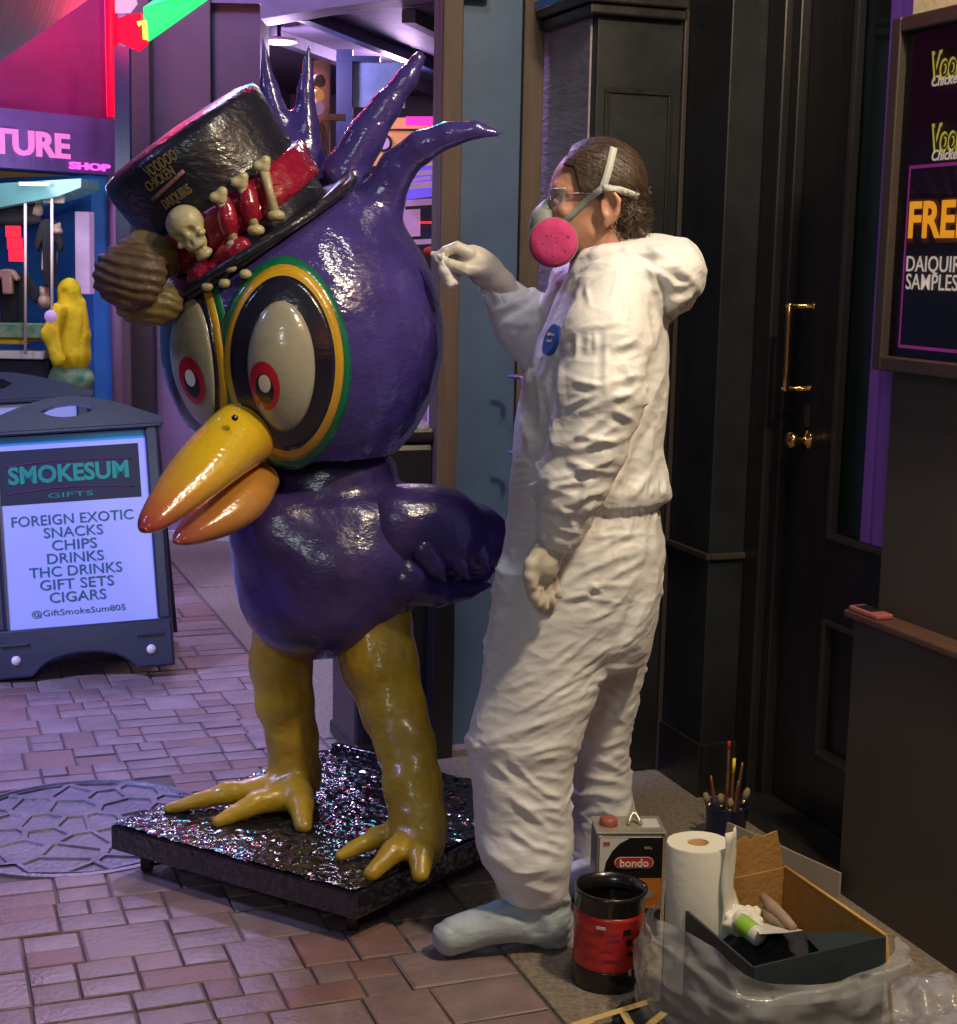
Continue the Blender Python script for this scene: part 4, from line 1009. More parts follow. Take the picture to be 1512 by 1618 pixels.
# beak halves
def colour(o, fn):
    me = o.data; ca = me.color_attributes.new('Col', 'FLOAT_COLOR', 'POINT'); co = np.empty(len(me.vertices)*3); me.vertices.foreach_get('co', co)
    c = fn(co.reshape(-1, 3)); ca.data.foreach_set('color', np.concatenate([c, np.ones((len(c), 1))], 1).astype(np.float32).ravel())
def beak(name, stn, tipc):
    # stations: (px, py, Y, half height px, half width m)
    ctr = [P(x, y, Y) for x, y, Y, a, b in stn]; v = []; f = []; n = 28
    ax = ctr[-1]-ctr[0]; ax /= np.linalg.norm(ax); side = np.cross(ax, [0, 0, 1.]); side /= np.linalg.norm(side); upv = np.cross(side, ax)
    for c, (x, y, Y, a, b) in zip(ctr, stn):
        hh = a*Y/FP
        for k in range(n):
            th = 2*math.pi*k/n; v.append(c+side*b*math.cos(th)+upv*hh*math.sin(th)*(1 if math.sin(th) > 0 else 1))
    m_ = len(stn)
    for i in range(m_-1):
        for k in range(n): f.append((i*n+k, i*n+(k+1) % n, (i+1)*n+(k+1) % n, (i+1)*n+k))
    f += [tuple(range(n)), tuple(range((m_-1)*n, m_*n))[::-1]]
    o = mesh(name, v, f, M['bk'], bird, True); s_ = o.modifiers.new('s', 'SUBSURF'); s_.levels = 1; s_.render_levels = 2
    L = np.linalg.norm(ctr[-1]-ctr[0])
    def cf(p):
        t = np.clip(((p-ctr[0])@ax)/L, 0, 1)[:, None]; upd = np.clip(((p-ctr[0]-t*L*ax)@upv)/.06, -1, 1)[:, None]
        yel = np.array([.62, .42, .012]); orr = np.array([.56, .26, .045]); red = np.array(tipc)
        base = yel*(.5+.5*upd)+orr*(.5-.5*upd) if name == 'upper_beak' else orr*.85+0*upd
        w = np.clip((t-.55)/.45, 0, 1)**1.3
        return base*(1-w)+red*w
    colour(o, cf); return o
ub = beak('upper_beak', [(424, 668, 3.66, 56, .05), (396, 676, 3.59, 60, .072), (353, 710, 3.50, 50, .078), (313, 747, 3.42, 40, .08), (278, 784, 3.35, 33, .06), (246, 817, 3.28, 23, .04), (231, 832, 3.25, 14, .026), (225, 838, 3.24, 5, .010)], (.36, .05, .05))
lb = beak('lower_beak', [(418, 752, 3.66, 26, .045), (402, 768, 3.62, 36, .060), (383, 788, 3.58, 41, .066), (355, 809, 3.53, 37, .07), (322, 830, 3.48, 29, .055), (298, 845, 3.44, 20, .038), (284, 853, 3.42, 12, .024), (277, 857, 3.41, 4, .008)], (.42, .09, .07))
lathe('nostril', P(371, 660, 3.435), -ray(371, 660), [(.0075, -.01), (.0075, .0), (.0001, .001)], M['eyeb'], ub, n=14)
# hat
S8 = 3.8/FP
wob = lambda th, h: .018*math.sin(3*th+h*9)+.012*math.sin(7*th-h*20)
hat = lathe('hat_crown', hB, ha, [(.205, .0), (.214, .03), (.215, .12), (.215, .20), (.219, .26), (.220, .292), (.211, .310), (.17, .322), (.08, .327), (.0001, .329)], M['hat'], bird, n=64, wob=wob)
tube('hat_brim_roll', [hB+ha*(.012+.012*math.cos(2*k*2*math.pi/48+1.2))+ (frame_of(ha)[0]*math.cos(k*2*math.pi/48)+frame_of(ha)[1]*math.sin(k*2*math.pi/48))*.284*(1+.02*math.sin(k)) for k in range(48)], .011, M['hat'], hat, closed=True)
lathe('hat_brim', hB, ha, [(.19, -.012), (.24, -.006), (.285, .002), (.286, .016), (.24, .014), (.20, .02)], M['hat'], hat, n=64, wob=lambda t, h: .01*math.sin(3*t))
# frame for points on the crown: angle 0 faces the camera, positive to the right
vd = (CAM-hB); vd /= np.linalg.norm(vd); hf = vd-ha*(vd@ha); hf /= np.linalg.norm(hf); hr_ = np.cross(ha, hf); 
if hr_@RR < 0: hr_ = -hr_
def hatpt(ang, h, r): a = math.radians(ang); return hB+ha*h+(hf*math.cos(a)+hr_*math.sin(a))*r
band = lathe('hat_band', hB, ha, [(.214, .055), (.228, .060), (.231, .085), (.227, .10), (.232, .115), (.229, .140), (.214, .146)], M['band'], hat, n=96, wob=lambda t, h: .014*math.sin(11*t+h*30)+.008*math.sin(23*t))
for (a0, a1) in ((-9, -1), (4, 12), (17, 27)):
    tube('bone_shaft', [hatpt(a0, .05, .252), hatpt((a0+a1)/2, .10, .250), hatpt(a1, .152, .250)], [.012, .010, .012], M['bone'], hat)
    for (aa, h_) in ((a0, .048), (a1, .156)):
        c = hatpt(aa, h_, .254)
        def fk(p, c=c, h_=h_):
            if h_ < .1: return ell(p, c, (.021, .017, .014))
            return smin(smin(ell(p, c+hr_*.011+ha*.003, (.0125, .013, .012)), ell(p, c-hr_*.011+ha*.003, (.0125, .013, .012)), .008), ell(p, c-ha*.010, (.012, .012, .014)), .008)
        blob('bone_knob', fk, c-.035, c+.035, .004, M['bone'], hat)
for (a0, w_) in ((-4.5, 10), (9, 10)):
    tube('band_fold', [hatpt(a0-5+k*1.2, .062+k*.01, .236+.012*math.sin(math.pi*k/8)) for k in range(9)], [.014+.010*math.sin(math.pi*k/8) for k in range(9)], M['band'], hat)
# skull ornament
sk = hatpt(-25, .135, .246); e1 = ha; e2 = hatpt(-25, 0, 1)-hB; e3 = np.cross(e1, e2)
def SP(a, b, c): return sk+e3*a+e2*b+e1*c
Rm = np.stack([e3, e2, e1], 1)
def fskull(p):
    d = ell(p, SP(0, 0, .012), (.044, .040, .042), Rm); d = smin(d, ell(p, SP(0, .012, -.035), (.026, .026, .024), Rm), .012)
    d = smin(d, ell(p, SP(0, .012, -.066), (.022, .02, .012), Rm), .004)
    for s_ in (-1, 1):
        d = smin(d, ell(p, SP(.030*s_, .018, -.022), (.010, .014, .008), Rm), .008)
        d = -smin(-d, ell(p, SP(.0175*s_, .040, -.006), (.0125, .018, .012), Rm), .004)
    d = -smin(-d, ell(p, SP(0, .042, -.028), (.006, .012, .009), Rm), .003)
    q = (p-SP(0, 0, -.050))@Rm; d = np.maximum(d, -np.maximum(np.abs(q[:, 2])-.0035, .018-q[:, 1]))
    return d
blob('skull', fskull, sk-.11, sk+.11, .0038, M['bone'], hat, relax=1)
blob('skull_bow', lambda p: smin(ell(p, SP(.055, -.01, -.10), (.05, .03, .035), Rm), ell(p, SP(-.03, -.005, -.105), (.05, .03, .03), Rm), .02), sk-.2, sk+.2, .008, M['band'], hat, disp=lambda v: .008*fbm(v*22))
for (a, c) in ((-.03, -.128), (.01, -.142), (.045, -.12), (.066, -.15)):
    cc_ = SP(a, .035, c); blob('bone_knob', lambda p, cc_=cc_: ell(p, cc_, (.015, .014, .012)), cc_-.022, cc_+.022, .004, M['bone'], hat)
# lettering wrapped round the crown
M['gold'] = mat('faded gold lettering', (.15, .115, .05), .5, bump=.4, bscale=60); M['pnk'] = mat('faded pink lettering', (.20, .10, .11), .5, bump=.4, bscale=60)
def hattext(s, ang, h, size, m, rot=0., wd=None):
    o = letters(s, 'lettering', m, hat, (0, 0, 0), (1, 0, 0), (0, 1, 0), size, 'CENTER', .02, .001, width=wd)
    co = np.empty(len(o.data.vertices)*3); o.data.vertices.foreach_get('co', co); co = co.reshape(-1, 3); cr, sr = math.cos(rot), math.sin(rot)
    x = co[:, 0]*cr-co[:, 1]*sr; y = co[:, 0]*sr+co[:, 1]*cr; r0 = .2265
    new = np.array([hatpt(ang+math.degrees(a/r0), h+b, r0+c) for a, b, c in zip(x, y, co[:, 2])]); o.data.vertices.foreach_set('co', new.ravel()); o.data.update()
hattext('VOODOO', -18, .282, .036, M['gold'], 0, .085); hattext('CHICKEN', -24, .256, .032, M['gold'], 0, .080)
box_ = tube('underline', [hatpt(-36+k*3.8, .228+.002*k, .2265) for k in range(8)], .005, M['pnk'], hat, n=6)
hattext('DAIQUIRIS', -22, .204, .032, M['gold'], 0, .078)
# ribbed feather rosette on the left of the brim
ros = None
for (x, y, Y, rx, rz, m_, n_) in ((232, 408, 3.60, 52, 44, 'olive', 'rosette'), (236, 478, 3.58, 55, 38, 'olive', 'petal'), (205, 436, 3.52, 58, 52, 'brown', 'petal')):
    c = P(x, y, Y); r_ = (rx*Y/FP, .045, rz*Y/FP)
    o = blob(n_, lambda p, c=c, r_=r_: ell(p, c, r_), c-np.array(r_)-.03, c+np.array(r_)+.03, .006, M[m_], ros or bird,
             disp=lambda v, c=c, m_=m_: (.0028 if m_ == 'brown' else .0018)*np.sin((v[:, 2]-c[2])*260+(v[:, 0]-c[0])*60+2*perlin(v*20))+.005*fbm(v*16))
    if ros is None: ros = o
settle(bird)

# ================================================================ WORKER
def tyvek():
    m, t, b = newmat('white coverall fabric'); b.inputs['Base Color'].default_value = (.74, .74, .74, 1); b.inputs['Roughness'].default_value = .55
    b.inputs['Sheen Weight'].default_value = .15; b.inputs['Subsurface Weight'].default_value = .0
    tc = N(t, 'ShaderNodeTexCoord')
    def crease(rot, sc, scale, dist):
        no = N(t, 'ShaderNodeTexNoise'); no.inputs['Scale'].default_value = scale*.35; no.inputs['Detail'].default_value = 1; t.links.new(tc.outputs['Object'], no.inputs['Vector'])
        ad = N(t, 'ShaderNodeMix'); ad.data_type = 'VECTOR'; ad.inputs[0].default_value = dist; t.links.new(tc.outputs['Object'], ad.inputs[4]); t.links.new(no.outputs['Color'], ad.inputs[5])
        mp = N(t, 'ShaderNodeMapping'); mp.inputs['Rotation'].default_value = (0, R_(rot), 0); mp.inputs['Scale'].default_value = sc; t.links.new(ad.outputs[1], mp.inputs[0])
        v_ = N(t, 'ShaderNodeTexVoronoi'); v_.feature = 'F1'; v_.inputs['Scale'].default_value = scale; t.links.new(mp.outputs[0], v_.inputs['Vector']); return v_.outputs['Distance']
    a = crease(40, (.3, .7, 1.2), 17, .06); c = crease(-32, (.32, .7, 1.2), 19, .06); e = crease(15, (.5, .8, 1.2), 42, .03); sel = N(t, 'ShaderNodeTexNoise'); sel.inputs['Scale'].default_value = 4.5; t.links.new(tc.outputs['Object'], sel.inputs['Vector'])
    rp = N(t, 'ShaderNodeMapRange'); rp.inputs[1].default_value = .42; rp.inputs[2].default_value = .58; t.links.new(sel.outputs[0], rp.inputs[0])
    mm = N(t, 'ShaderNodeMix'); t.links.new(rp.outputs[0], mm.inputs[0]); t.links.new(a, mm.inputs[2]); t.links.new(c, mm.inputs[3])
    mx = N(t, 'ShaderNodeMath', operation='MULTIPLY_ADD'); mx.inputs[1].default_value = .35; t.links.new(e, mx.inputs[0]); t.links.new(mm.outputs[0], mx.inputs[2])
    bp_ = N(t, 'ShaderNodeBump'); bp_.inputs['Strength'].default_value = .55; bp_.inputs['Distance'].default_value = .010; t.links.new(mx.outputs[0], bp_.inputs['Height']); t.links.new(bp_.outputs[0], b.inputs['Normal'])
    return m
M['suit'] = tyvek()
M['bootc'] = mat('blue grey boot cover', (.40, .47, .50), .55, bump=.7, bscale=16, var=.12, vscale=7, stretch=(1, 1, 2))
M['skin'] = mat('skin', (.50, .24, .15), .5, bump=.12, bscale=120, var=.12, vscale=9, sss=.12, col2=(.56, .29, .19))
M['hairm'] = mat('brown curly hair', (.034, .019, .012), .5, bump=.25, bscale=90, col2=(.080, .046, .028), vscale=22, stretch=(1, 1, .4))
M['glove'] = mat('pale latex glove', (.60, .56, .47), .42, bump=.2, bscale=45, var=.06, sss=.1)
M['resp'] = mat('grey rubber respirator', (.26, .28, .26), .5, bump=.08, bscale=40); M['strap'] = mat('light grey elastic strap', (.46, .47, .42), .6, bump=.2, bscale=200)
M['pinkf'] = mat('pink filter fabric', (.56, .05, .21), .9, bump=.22, bscale=45, col2=(.46, .03, .14), vscale=20)
M['pinkd'] = mat('dark pink print', (.30, .02, .12), .8)
def clearglass(name, ior, tint=(1, 1, 1), rough=.02):
    m = bpy.data.materials.new(name); m.use_nodes = True; t = m.node_tree; t.nodes.clear()
    o_ = N(t, 'ShaderNodeOutputMaterial'); mx = N(t, 'ShaderNodeMixShader'); tr = N(t, 'ShaderNodeBsdfTransparent'); gl_ = N(t, 'ShaderNodeBsdfGlossy'); fr = N(t, 'ShaderNodeFresnel')
    fr.inputs[0].default_value = ior; gl_.inputs['Roughness'].default_value = rough; tr.inputs[0].default_value = (*tint, 1)
    t.links.new(fr.outputs[0], mx.inputs[0]); t.links.new(tr.outputs[0], mx.inputs[1]); t.links.new(gl_.outputs[0], mx.inputs[2]); t.links.new(mx.outputs[0], o_.inputs[0]); return m
M['specs'] = mat('clear goggles', (.9, .92, .92), .06, alpha=.16, spec=.9); M['badge'] = mat('blue badge', (.02, .09, .36), .5); 
def row(y, xl, xr, Yc, hy):
    c = P((xl+xr)/2, y, Yc); return (c[2], c[0], c[1], (xr-xl)/2*((c-CAM)@F)/FP, hy)
TY = 3.46
torso = [row(395, 912, 1035, TY, .105), row(415, 903, 1046, TY, .15), row(440, 893, 1048, TY, .185), row(470, 880, 1048, TY, .205), row(505, 866, 1049, TY, .215), row(540, 850, 1052, TY, .215),
         row(570, 838, 1054, TY, .21), row(600, 829, 1055, TY, .205), row(650, 820, 1052, TY, .20), row(700, 812, 1047, TY, .20), row(735, 808, 1050, TY, .20), row(765, 805, 1057, TY, .205), row(780, 804, 1056, TY, .20), row(795, 803, 1041, TY, .185),
         row(812, 803, 1044, TY, .19), row(850, 798, 1049, TY, .205), row(900, 788, 1046, TY, .21), row(950, 779, 1040, TY, .205), row(1000, 771, 1031, TY+.0, .195), row(1040, 766, 1024, TY+.01, .16)]
def lr(y, xl, xr, Yc, hy=.10): return row(y, xl, xr, Yc, hy)
legN = [lr(900, 786, 960, 3.36, .10), lr(960, 778, 962, 3.36, .11), lr(1020, 769, 958, 3.36, .115), lr(1080, 760, 948, 3.35, .115), lr(1130, 748, 932, 3.34, .11), lr(1168, 738, 918, 3.33, .108), lr(1200, 740, 907, 3.33, .10), lr(1250, 747, 901, 3.32, .10),
        lr(1300, 749, 903, 3.32, .105), lr(1335, 751, 905, 3.31, .107), lr(1362, 762, 903, 3.31, .10), lr(1390, 779, 899, 3.31, .088), lr(1412, 790, 896, 3.31, .078), lr(1418, 794, 895, 3.31, .07)]
legR = [lr(900, 840, 1046, 3.57, .10), lr(960, 842, 1040, 3.58, .11), lr(1020, 850, 1029, 3.60, .11), lr(1080, 868, 1014, 3.61, .11), lr(1130, 885, 1000, 3.62, .105), lr(1170, 893, 994, 3.63, .10), lr(1210, 902, 993, 3.64, .095), lr(1260, 899, 1000, 3.65, .095),
        lr(1300, 900, 1006, 3.65, .095), lr(1340, 893, 1008, 3.65, .09), lr(1362, 900, 1000, 3.65, .075), lr(1372, 905, 996, 3.65, .07)]
sN = 3.25/FP; sR = 3.70/FP
armN = ([P(968, 462, 3.33), P(957, 540, 3.235), P(950, 620, 3.20), P(928, 700, 3.19), P(905, 765, 3.19), P(885, 835, 3.20)], [q*sN for q in (58, 68, 66, 58, 53, 42)])
armF = ([P(925, 470, 3.66), P(890, 535, 3.74), P(855, 545, 3.76), P(822, 505, 3.75), P(790, 462, 3.74)], [q*sR for q in (60, 52, 45, 42, 28)])
hoodc = P(1040, 435, 3.47)
def fsuit0(p):
    d = stack(p, torso); d = smin(d, stack(p, legN), .035); d = smin(d, stack(p, legR), .03)
    d = smin(d, chain(p, *armF, .03), .03)
    return d
def fhood(p):
    d = ell(p, P(1030, 428, 3.47), (.088, .175, .078)); d = smin(d, ell(p, P(1070, 438, 3.47), (.050, .15, .070)), .05); d = smin(d, ell(p, P(1052, 472, 3.46), (.040, .13, .034)), .03)
    d = smin(d, ell(p, P(985, 405, 3.46), (.10, .13, .036)), .04); q = p-P(1098, 478, 3.42)
    return -smin(-d, ell(p, P(1098, 480, 3.36), (.018, .05, .022)), .015)
def fsuit(p):
    d = smin(fsuit0(p), chain(p, *armN, .03), .016)
    return smin(d, fhood(p), .022)
def proj_px(v):
    d = (v-CAM)@F; return CX+FP*((v-CAM)@RR)/d, CY-FP*((v-CAM)@UU)/d
def fold(v, ang, wl, st_=4., warp=.5, seed=0.):
    "creases running along ang (degrees above horizontal, x-z plane): long sharp crests, sharp valleys, flat cloth between"
    a = math.radians(ang); u = v[:, 0]*math.cos(a)+v[:, 2]*math.sin(a); w = -v[:, 0]*math.sin(a)+v[:, 2]*math.cos(a)
    q = np.stack([u/(wl*st_*1.4), v[:, 1]/(wl*3.4), w/wl], 1)+seed
    q[:, 2] += warp*perlin(np.stack([u/(wl*4), v[:, 1]/(wl*4), w/(wl*4)], 1)+seed+11)
    n = perlin(q); n2 = perlin(q*[1.2, 1.3, .8]+37.3); m1 = np.clip(.35+1.6*perlin(q*[.6, .6, .35]+51), 0, 1); m2 = np.clip(.3+1.6*perlin(q*[.6, .6, .35]+91), 0, 1)
    r1 = np.clip(1-np.abs(n)*3.4, 0, 1); r2 = np.clip(1-np.abs(n2)*3.8, 0, 1)
    return 1.7*(r1*1.1*m1-r2*.7*m2+n*.32)
def band_w(y, a, b, s=30): return 1/(1+np.exp(-(y-a)/s))*(1/(1+np.exp((y-b)/s)))
# creases laid where the coverall folds: (zoom frame, points, width px, height mm)
_A = lambda x, y: (660+x/2.164, 870+y/2.164)
_B = lambda x, y: (660+x/2.157, 200+y/2.157)
CREASES = []
def cr(fr, pts_, w=9, a=6):
    CREASES.append((np.array([fr(*q) for q in pts_]), w, a*.001))
for q in (((390, 530), (560, 400)), ((385, 560), (610, 425)), ((350, 592), (500, 520), (640, 465)), ((335, 625), (560, 515)), ((430, 500), (560, 430), (690, 325)), ((440, 420), (640, 262)), ((425, 392), (545, 300)), ((500, 445), (690, 300)),
          ((330, 560), (470, 480)), ((590, 455), (640, 430)), ((560, 250), (700, 190)), ((470, 165), (560, 150), (700, 182)), ((520, 130), (740, 112)), ((580, 110), (650, 155)), ((620, 215), (720, 150)), ((300, 480), (420, 430))): cr(_A, q, 6.5, 5.5)
for q in (((180, 645), (240, 655), (330, 622), (480, 572), (620, 505)), ((190, 935), (250, 1040), (340, 1100), (505, 1080)), ((230, 1118), (400, 1150), (505, 1190)), ((835, 10), (800, 160), (730, 345))): cr(_A, q, 13, 10)
for q in (((330, 702), (540, 655)), ((380, 722), (525, 690)), ((300, 690), (400, 800), (485, 850)), ((350, 800), (500, 900)), ((400, 820), (510, 850)), ((380, 760), (505, 782)), ((420, 900), (510, 930)), ((300, 830), (440, 930)), ((240, 682), (420, 660)),
          ((250, 720), (330, 790)), ((330, 870), (470, 960)), ((430, 985), (510, 1000)), ((380, 1010), (510, 1040)), ((180, 680), (215, 668)), ((185, 715), (230, 690)), ((300, 940), (420, 1030))): cr(_A, q, 7.5, 6.5)
for q in (((790, 160), (700, 335)), ((770, 255), (690, 335)), ((620, 470), (705, 520)), ((610, 520), (725, 600)), ((570, 640), (640, 672), (725, 640)), ((600, 700), (725, 762)), ((560, 762), (725, 800)), ((560, 820), (710, 850)), ((535, 900), (640, 890), (705, 932)), ((745, 830), (690, 935)),
          ((640, 400), (740, 400)), ((600, 590), (700, 560)), ((545, 860), (620, 800)), ((660, 700), (715, 690))): cr(_A, q, 7.5, 6.5)
for q in (((400, 800), (430, 1060)), ((425, 830), (482, 1085)), ((382, 820), (372, 905)), ((480, 780), (492, 1000)), ((350, 960), (370, 1100)), ((445, 1000), (470, 1120)), ((760, 1000), (690, 1190), (640, 1290)), ((845, 700), (830, 850), (765, 1020)), ((795, 1175), (720, 1272)), ((800, 1000), (780, 1170)), ((820, 620), (800, 800))): cr(_B, q, 10, 8)
for q in (((520, 990), (640, 930)), ((500, 1082), (580, 1030), (645, 980)), ((500, 1105), (735, 1050)), ((460, 1202), (700, 1122)), ((505, 1160), (680, 1182)), ((440, 1232), (600, 1200)), ((500, 1132), (610, 1172)), ((410, 1292), (560, 1322)), ((400, 1342), (480, 1400)),
          ((545, 1272), (655, 1230)), ((482, 1290), (545, 1385)), ((600, 1202), (540, 1305)), ((640, 932), (745, 900)), ((520, 862), (640, 882)), ((650, 872), (765, 840)), ((650, 762), (755, 722)), ((500, 962), (620, 900)), ((470, 1215), (420, 1300)), ((560, 1100), (700, 1000)), ((530, 1050), (700, 1085)), ((660, 960), (740, 1000)), ((430, 1350), (560, 1390)), ((560, 1330), (620, 1260)), ((700, 780), (740, 900))): cr(_B, q, 8, 8.5)
for q in (((580, 690), (582, 785)), ((640, 680), (642, 940)), ((530, 690), (720, 660)), ((660, 605), (685, 480)), ((500, 562), (640, 440)), ((480, 622), (560, 520), (640, 455)), ((600, 690), (610, 780)), ((545, 700), (540, 800)), ((700, 560), (720, 680)), ((570, 520), (590, 620))): cr(_B, q, 6.5, 5)
for q in (((690, 420), (800, 500), (832, 645)), ((560, 440), (700, 442), (800, 525)), ((560, 482), (700, 452)), ((720, 432), (885, 440)), ((800, 482), (900, 470), (962, 560)), ((850, 602), (962, 560)), ((840, 642), (920, 582), (970, 542)), ((800, 420), (872, 412)), ((760, 470), (860, 520), (880, 600)), ((880, 480), (930, 520)), ((700, 410), (740, 460)), ((590, 402), (500, 545)), ((640, 400), (560, 460)), ((860, 540), (930, 545)), ((780, 400), (830, 450))): cr(_B, q, 9, 8.5)
for q in (((240, 545), (300, 602)), ((270, 632), (352, 590)), ((250, 645), (380, 570)), ((330, 702), (385, 650)), ((300, 492), (322, 562)), ((225, 560), (262, 640)), ((290, 680), (330, 650)), ((340, 600), (410, 560)), ((350, 640), (420, 600))): cr(_B, q, 8, 7)
for k in range(10): cr(_B, ((650+k*20, 1288), (655+k*20, 1345+12*(k % 3))), 4.5, 5)
for k in range(8): cr(_B, ((705+k*19, 1195+(k % 3)*12), (702+k*19, 1268)), 5, 6)
for k in range(16):
    y0 = 1150+k*27; cr(_B, ((318-k*1.5, y0+14*(k % 2)), (350+8*(k % 3), y0-6), (385+10*(k % 4), y0-2)), 4.5, 3.6)
for q in (((560, 1462), (700, 1400), (745, 1330)), ((480, 1562), (600, 1500), (765, 1440)), ((560, 1402), (800, 1382)), ((620, 1560), (780, 1470)), ((500, 1620), (640, 1560))): cr(_B, q, 7, 6)
def creases(v):
    x, y = proj_px(v); P2 = np.stack([x, y], 1); o = np.zeros(len(v)); P2 = P2+np.stack([perlin(v*22), perlin(v*22+5)], 1)*2.2
    for pts_, w, a in CREASES:
        lo = pts_.min(0)-w*3.2; hi = pts_.max(0)+w*3.2; m = np.where((P2[:, 0] > lo[0]) & (P2[:, 0] < hi[0]) & (P2[:, 1] > lo[1]) & (P2[:, 1] < hi[1]))[0]
        if not len(m): continue
        q = P2[m]; best = np.full(len(m), 1e9); sg = np.zeros(len(m)); tt_ = np.zeros(len(m)); L = np.concatenate([[0], np.cumsum(np.linalg.norm(np.diff(pts_, axis=0), axis=1))])
        for i in range(len(pts_)-1):
            d = pts_[i+1]-pts_[i]; t = np.clip((q-pts_[i])@d/(d@d), 0, 1); e = q-pts_[i]-t[:, None]*d; r = np.linalg.norm(e, axis=1); s_ = (d[0]*(q[:, 1]-pts_[i][1])-d[1]*(q[:, 0]-pts_[i][0]))/np.linalg.norm(d)
            b = r < best; best = np.where(b, r, best); sg = np.where(b, np.sign(s_)*r, sg); tt_ = np.where(b, (L[i]+t*np.linalg.norm(d))/L[-1], tt_)
        tp = np.clip(np.minimum(tt_, 1-tt_)*2.8, 0, 1)*np.clip(1-(best-np.abs(sg))/w, 0, 1)
        o[m] += .66*a*tp*(np.clip(1-np.abs(sg)/w, 0, 1)**1.2-.6*np.clip(1-np.abs(sg-1.7*w)/(1.2*w), 0, 1))
    return o
def suitdisp(v):
    x, y = proj_px(v)
    dn = chain(v, *armN, .03); slv = np.clip((.035-dn)/.03, 0, 1)*(y < 880)
    hd = np.clip((.04-fhood(v))/.03, 0, 1)
    o = np.zeros(len(v))
    bodyw = (1-slv)*(1-hd)
    o += bodyw*band_w(y, 380, 780)*(.005*fold(v, 100, .075, 5, seed=3)+.004*fold(v, 60, .05, 4, seed=5))
    o += bodyw*band_w(y, 795, 900, 12)*np.clip((x-900)/60, 0, 1)*.0035*np.sin(v[:, 0]*2*math.pi/.032+2*perlin(v*14))
    o += bodyw*band_w(y, 740, 795, 10)*np.clip((x-930)/60, 0, 1)*.005*np.sin(v[:, 0]*2*math.pi/.045+3*perlin(v*12))
    o += bodyw*band_w(y, 780, 1020)*np.clip((930-x)/60, 0, 1)*.0032*fold(v, 22, .030, 5, seed=8)
    o += bodyw*band_w(y, 880, 1160)*(.0065*fold(v, 42, .060, 6, seed=1)+.003*fold(v, 35, .028, 5, seed=2))
    o += bodyw*band_w(y, 1150, 1180, 12)*np.clip((930-x)/80, 0, 1)*.006*fold(v, 18, .05, 5, seed=4)
    o += bodyw*band_w(y, 1175, 1350)*(.0065*fold(v, -32, .055, 5, seed=6)*np.clip((x-770)/50, .25, 1)+.004*fold(v, 10, .035, 3, seed=7)*np.clip((x-860)/40, 0, 1))
    o += bodyw*band_w(y, 1340, 1420)*.004*fold(v, -10, .04, 3, seed=9)
    o += slv*(.0075*fold(v, 18, .052, 3, .8, seed=21)*band_w(y, 560, 860)+.0045*fold(v, -28, .045, 3, seed=22)*band_w(y, 640, 860)+.004*fold(v, 80, .06, 4, seed=23)*band_w(y, 400, 600))
    farw = np.clip((.04-chain(v, *armF, .03))/.03, 0, 1)*(v[:, 1] > 3.6)*(x < 880)
    o += farw*.006*fold(v, 35, .05, 3, seed=31)
    o += hd*(.006*fold(v, 25, .055, 2.4, .6, seed=41)+.005*fold(v, -45, .05, 2.4, .6, seed=42))
    g = grad(fsuit, v, .006); vw = CAM-v; vw /= np.linalg.norm(vw, axis=1)[:, None]; face = np.clip(((g*vw).sum(1)+.05)*4, 0, 1)
    return o*(1-.62*face)+1.12*creases(v)*face
person = None
# gloved hands -------------------------------------------------
k7 = 3.72/FP
def H(x, y, dY=0.): return P(x, y, 3.72+dY)
def fhandF(p):
    d = chain(p, [H(805, 470, .02), H(790, 447), H(768, 428), H(745, 410)], [k7*24, k7*21, k7*25, k7*22], .012)
    d = smin(d, ell(p, H(752, 412), (.036, .030, .030)), .015)
    for pts_, rr in (([H(742, 400, -.03), H(722, 391, -.03), H(704, 397, -.028), H(689, 406, -.025)], [k7*10, k7*9, k7*8, k7*6]),
                     ([H(742, 402, -.008), H(720, 393, -.005), H(703, 402, -.003), H(692, 412, -.005)], [k7*10, k7*9, k7*8, k7*6.5]),
                     ([H(744, 408, .014), H(722, 402, .018), H(708, 414, .018), H(716, 426, .01)], [k7*10, k7*9, k7*8, k7*7]),
                     ([H(748, 416, .032), H(730, 412, .038), H(718, 422, .038), H(726, 432, .03)], [k7*9, k7*8, k7*7, k7*6])):
        d = smin(d, chain(p, pts_, rr, .004), .006)
    d = smin(d, chain(p, [H(765, 428, -.032), H(735, 425, -.046), H(712, 418, -.040), H(694, 412, -.028)], [k7*12, k7*10, k7*8.5, k7*6.5], .005), .010)
    return d
kN = 3.2/FP
def HN(x, y, dY=0.): return P(x, y, 3.20+dY)
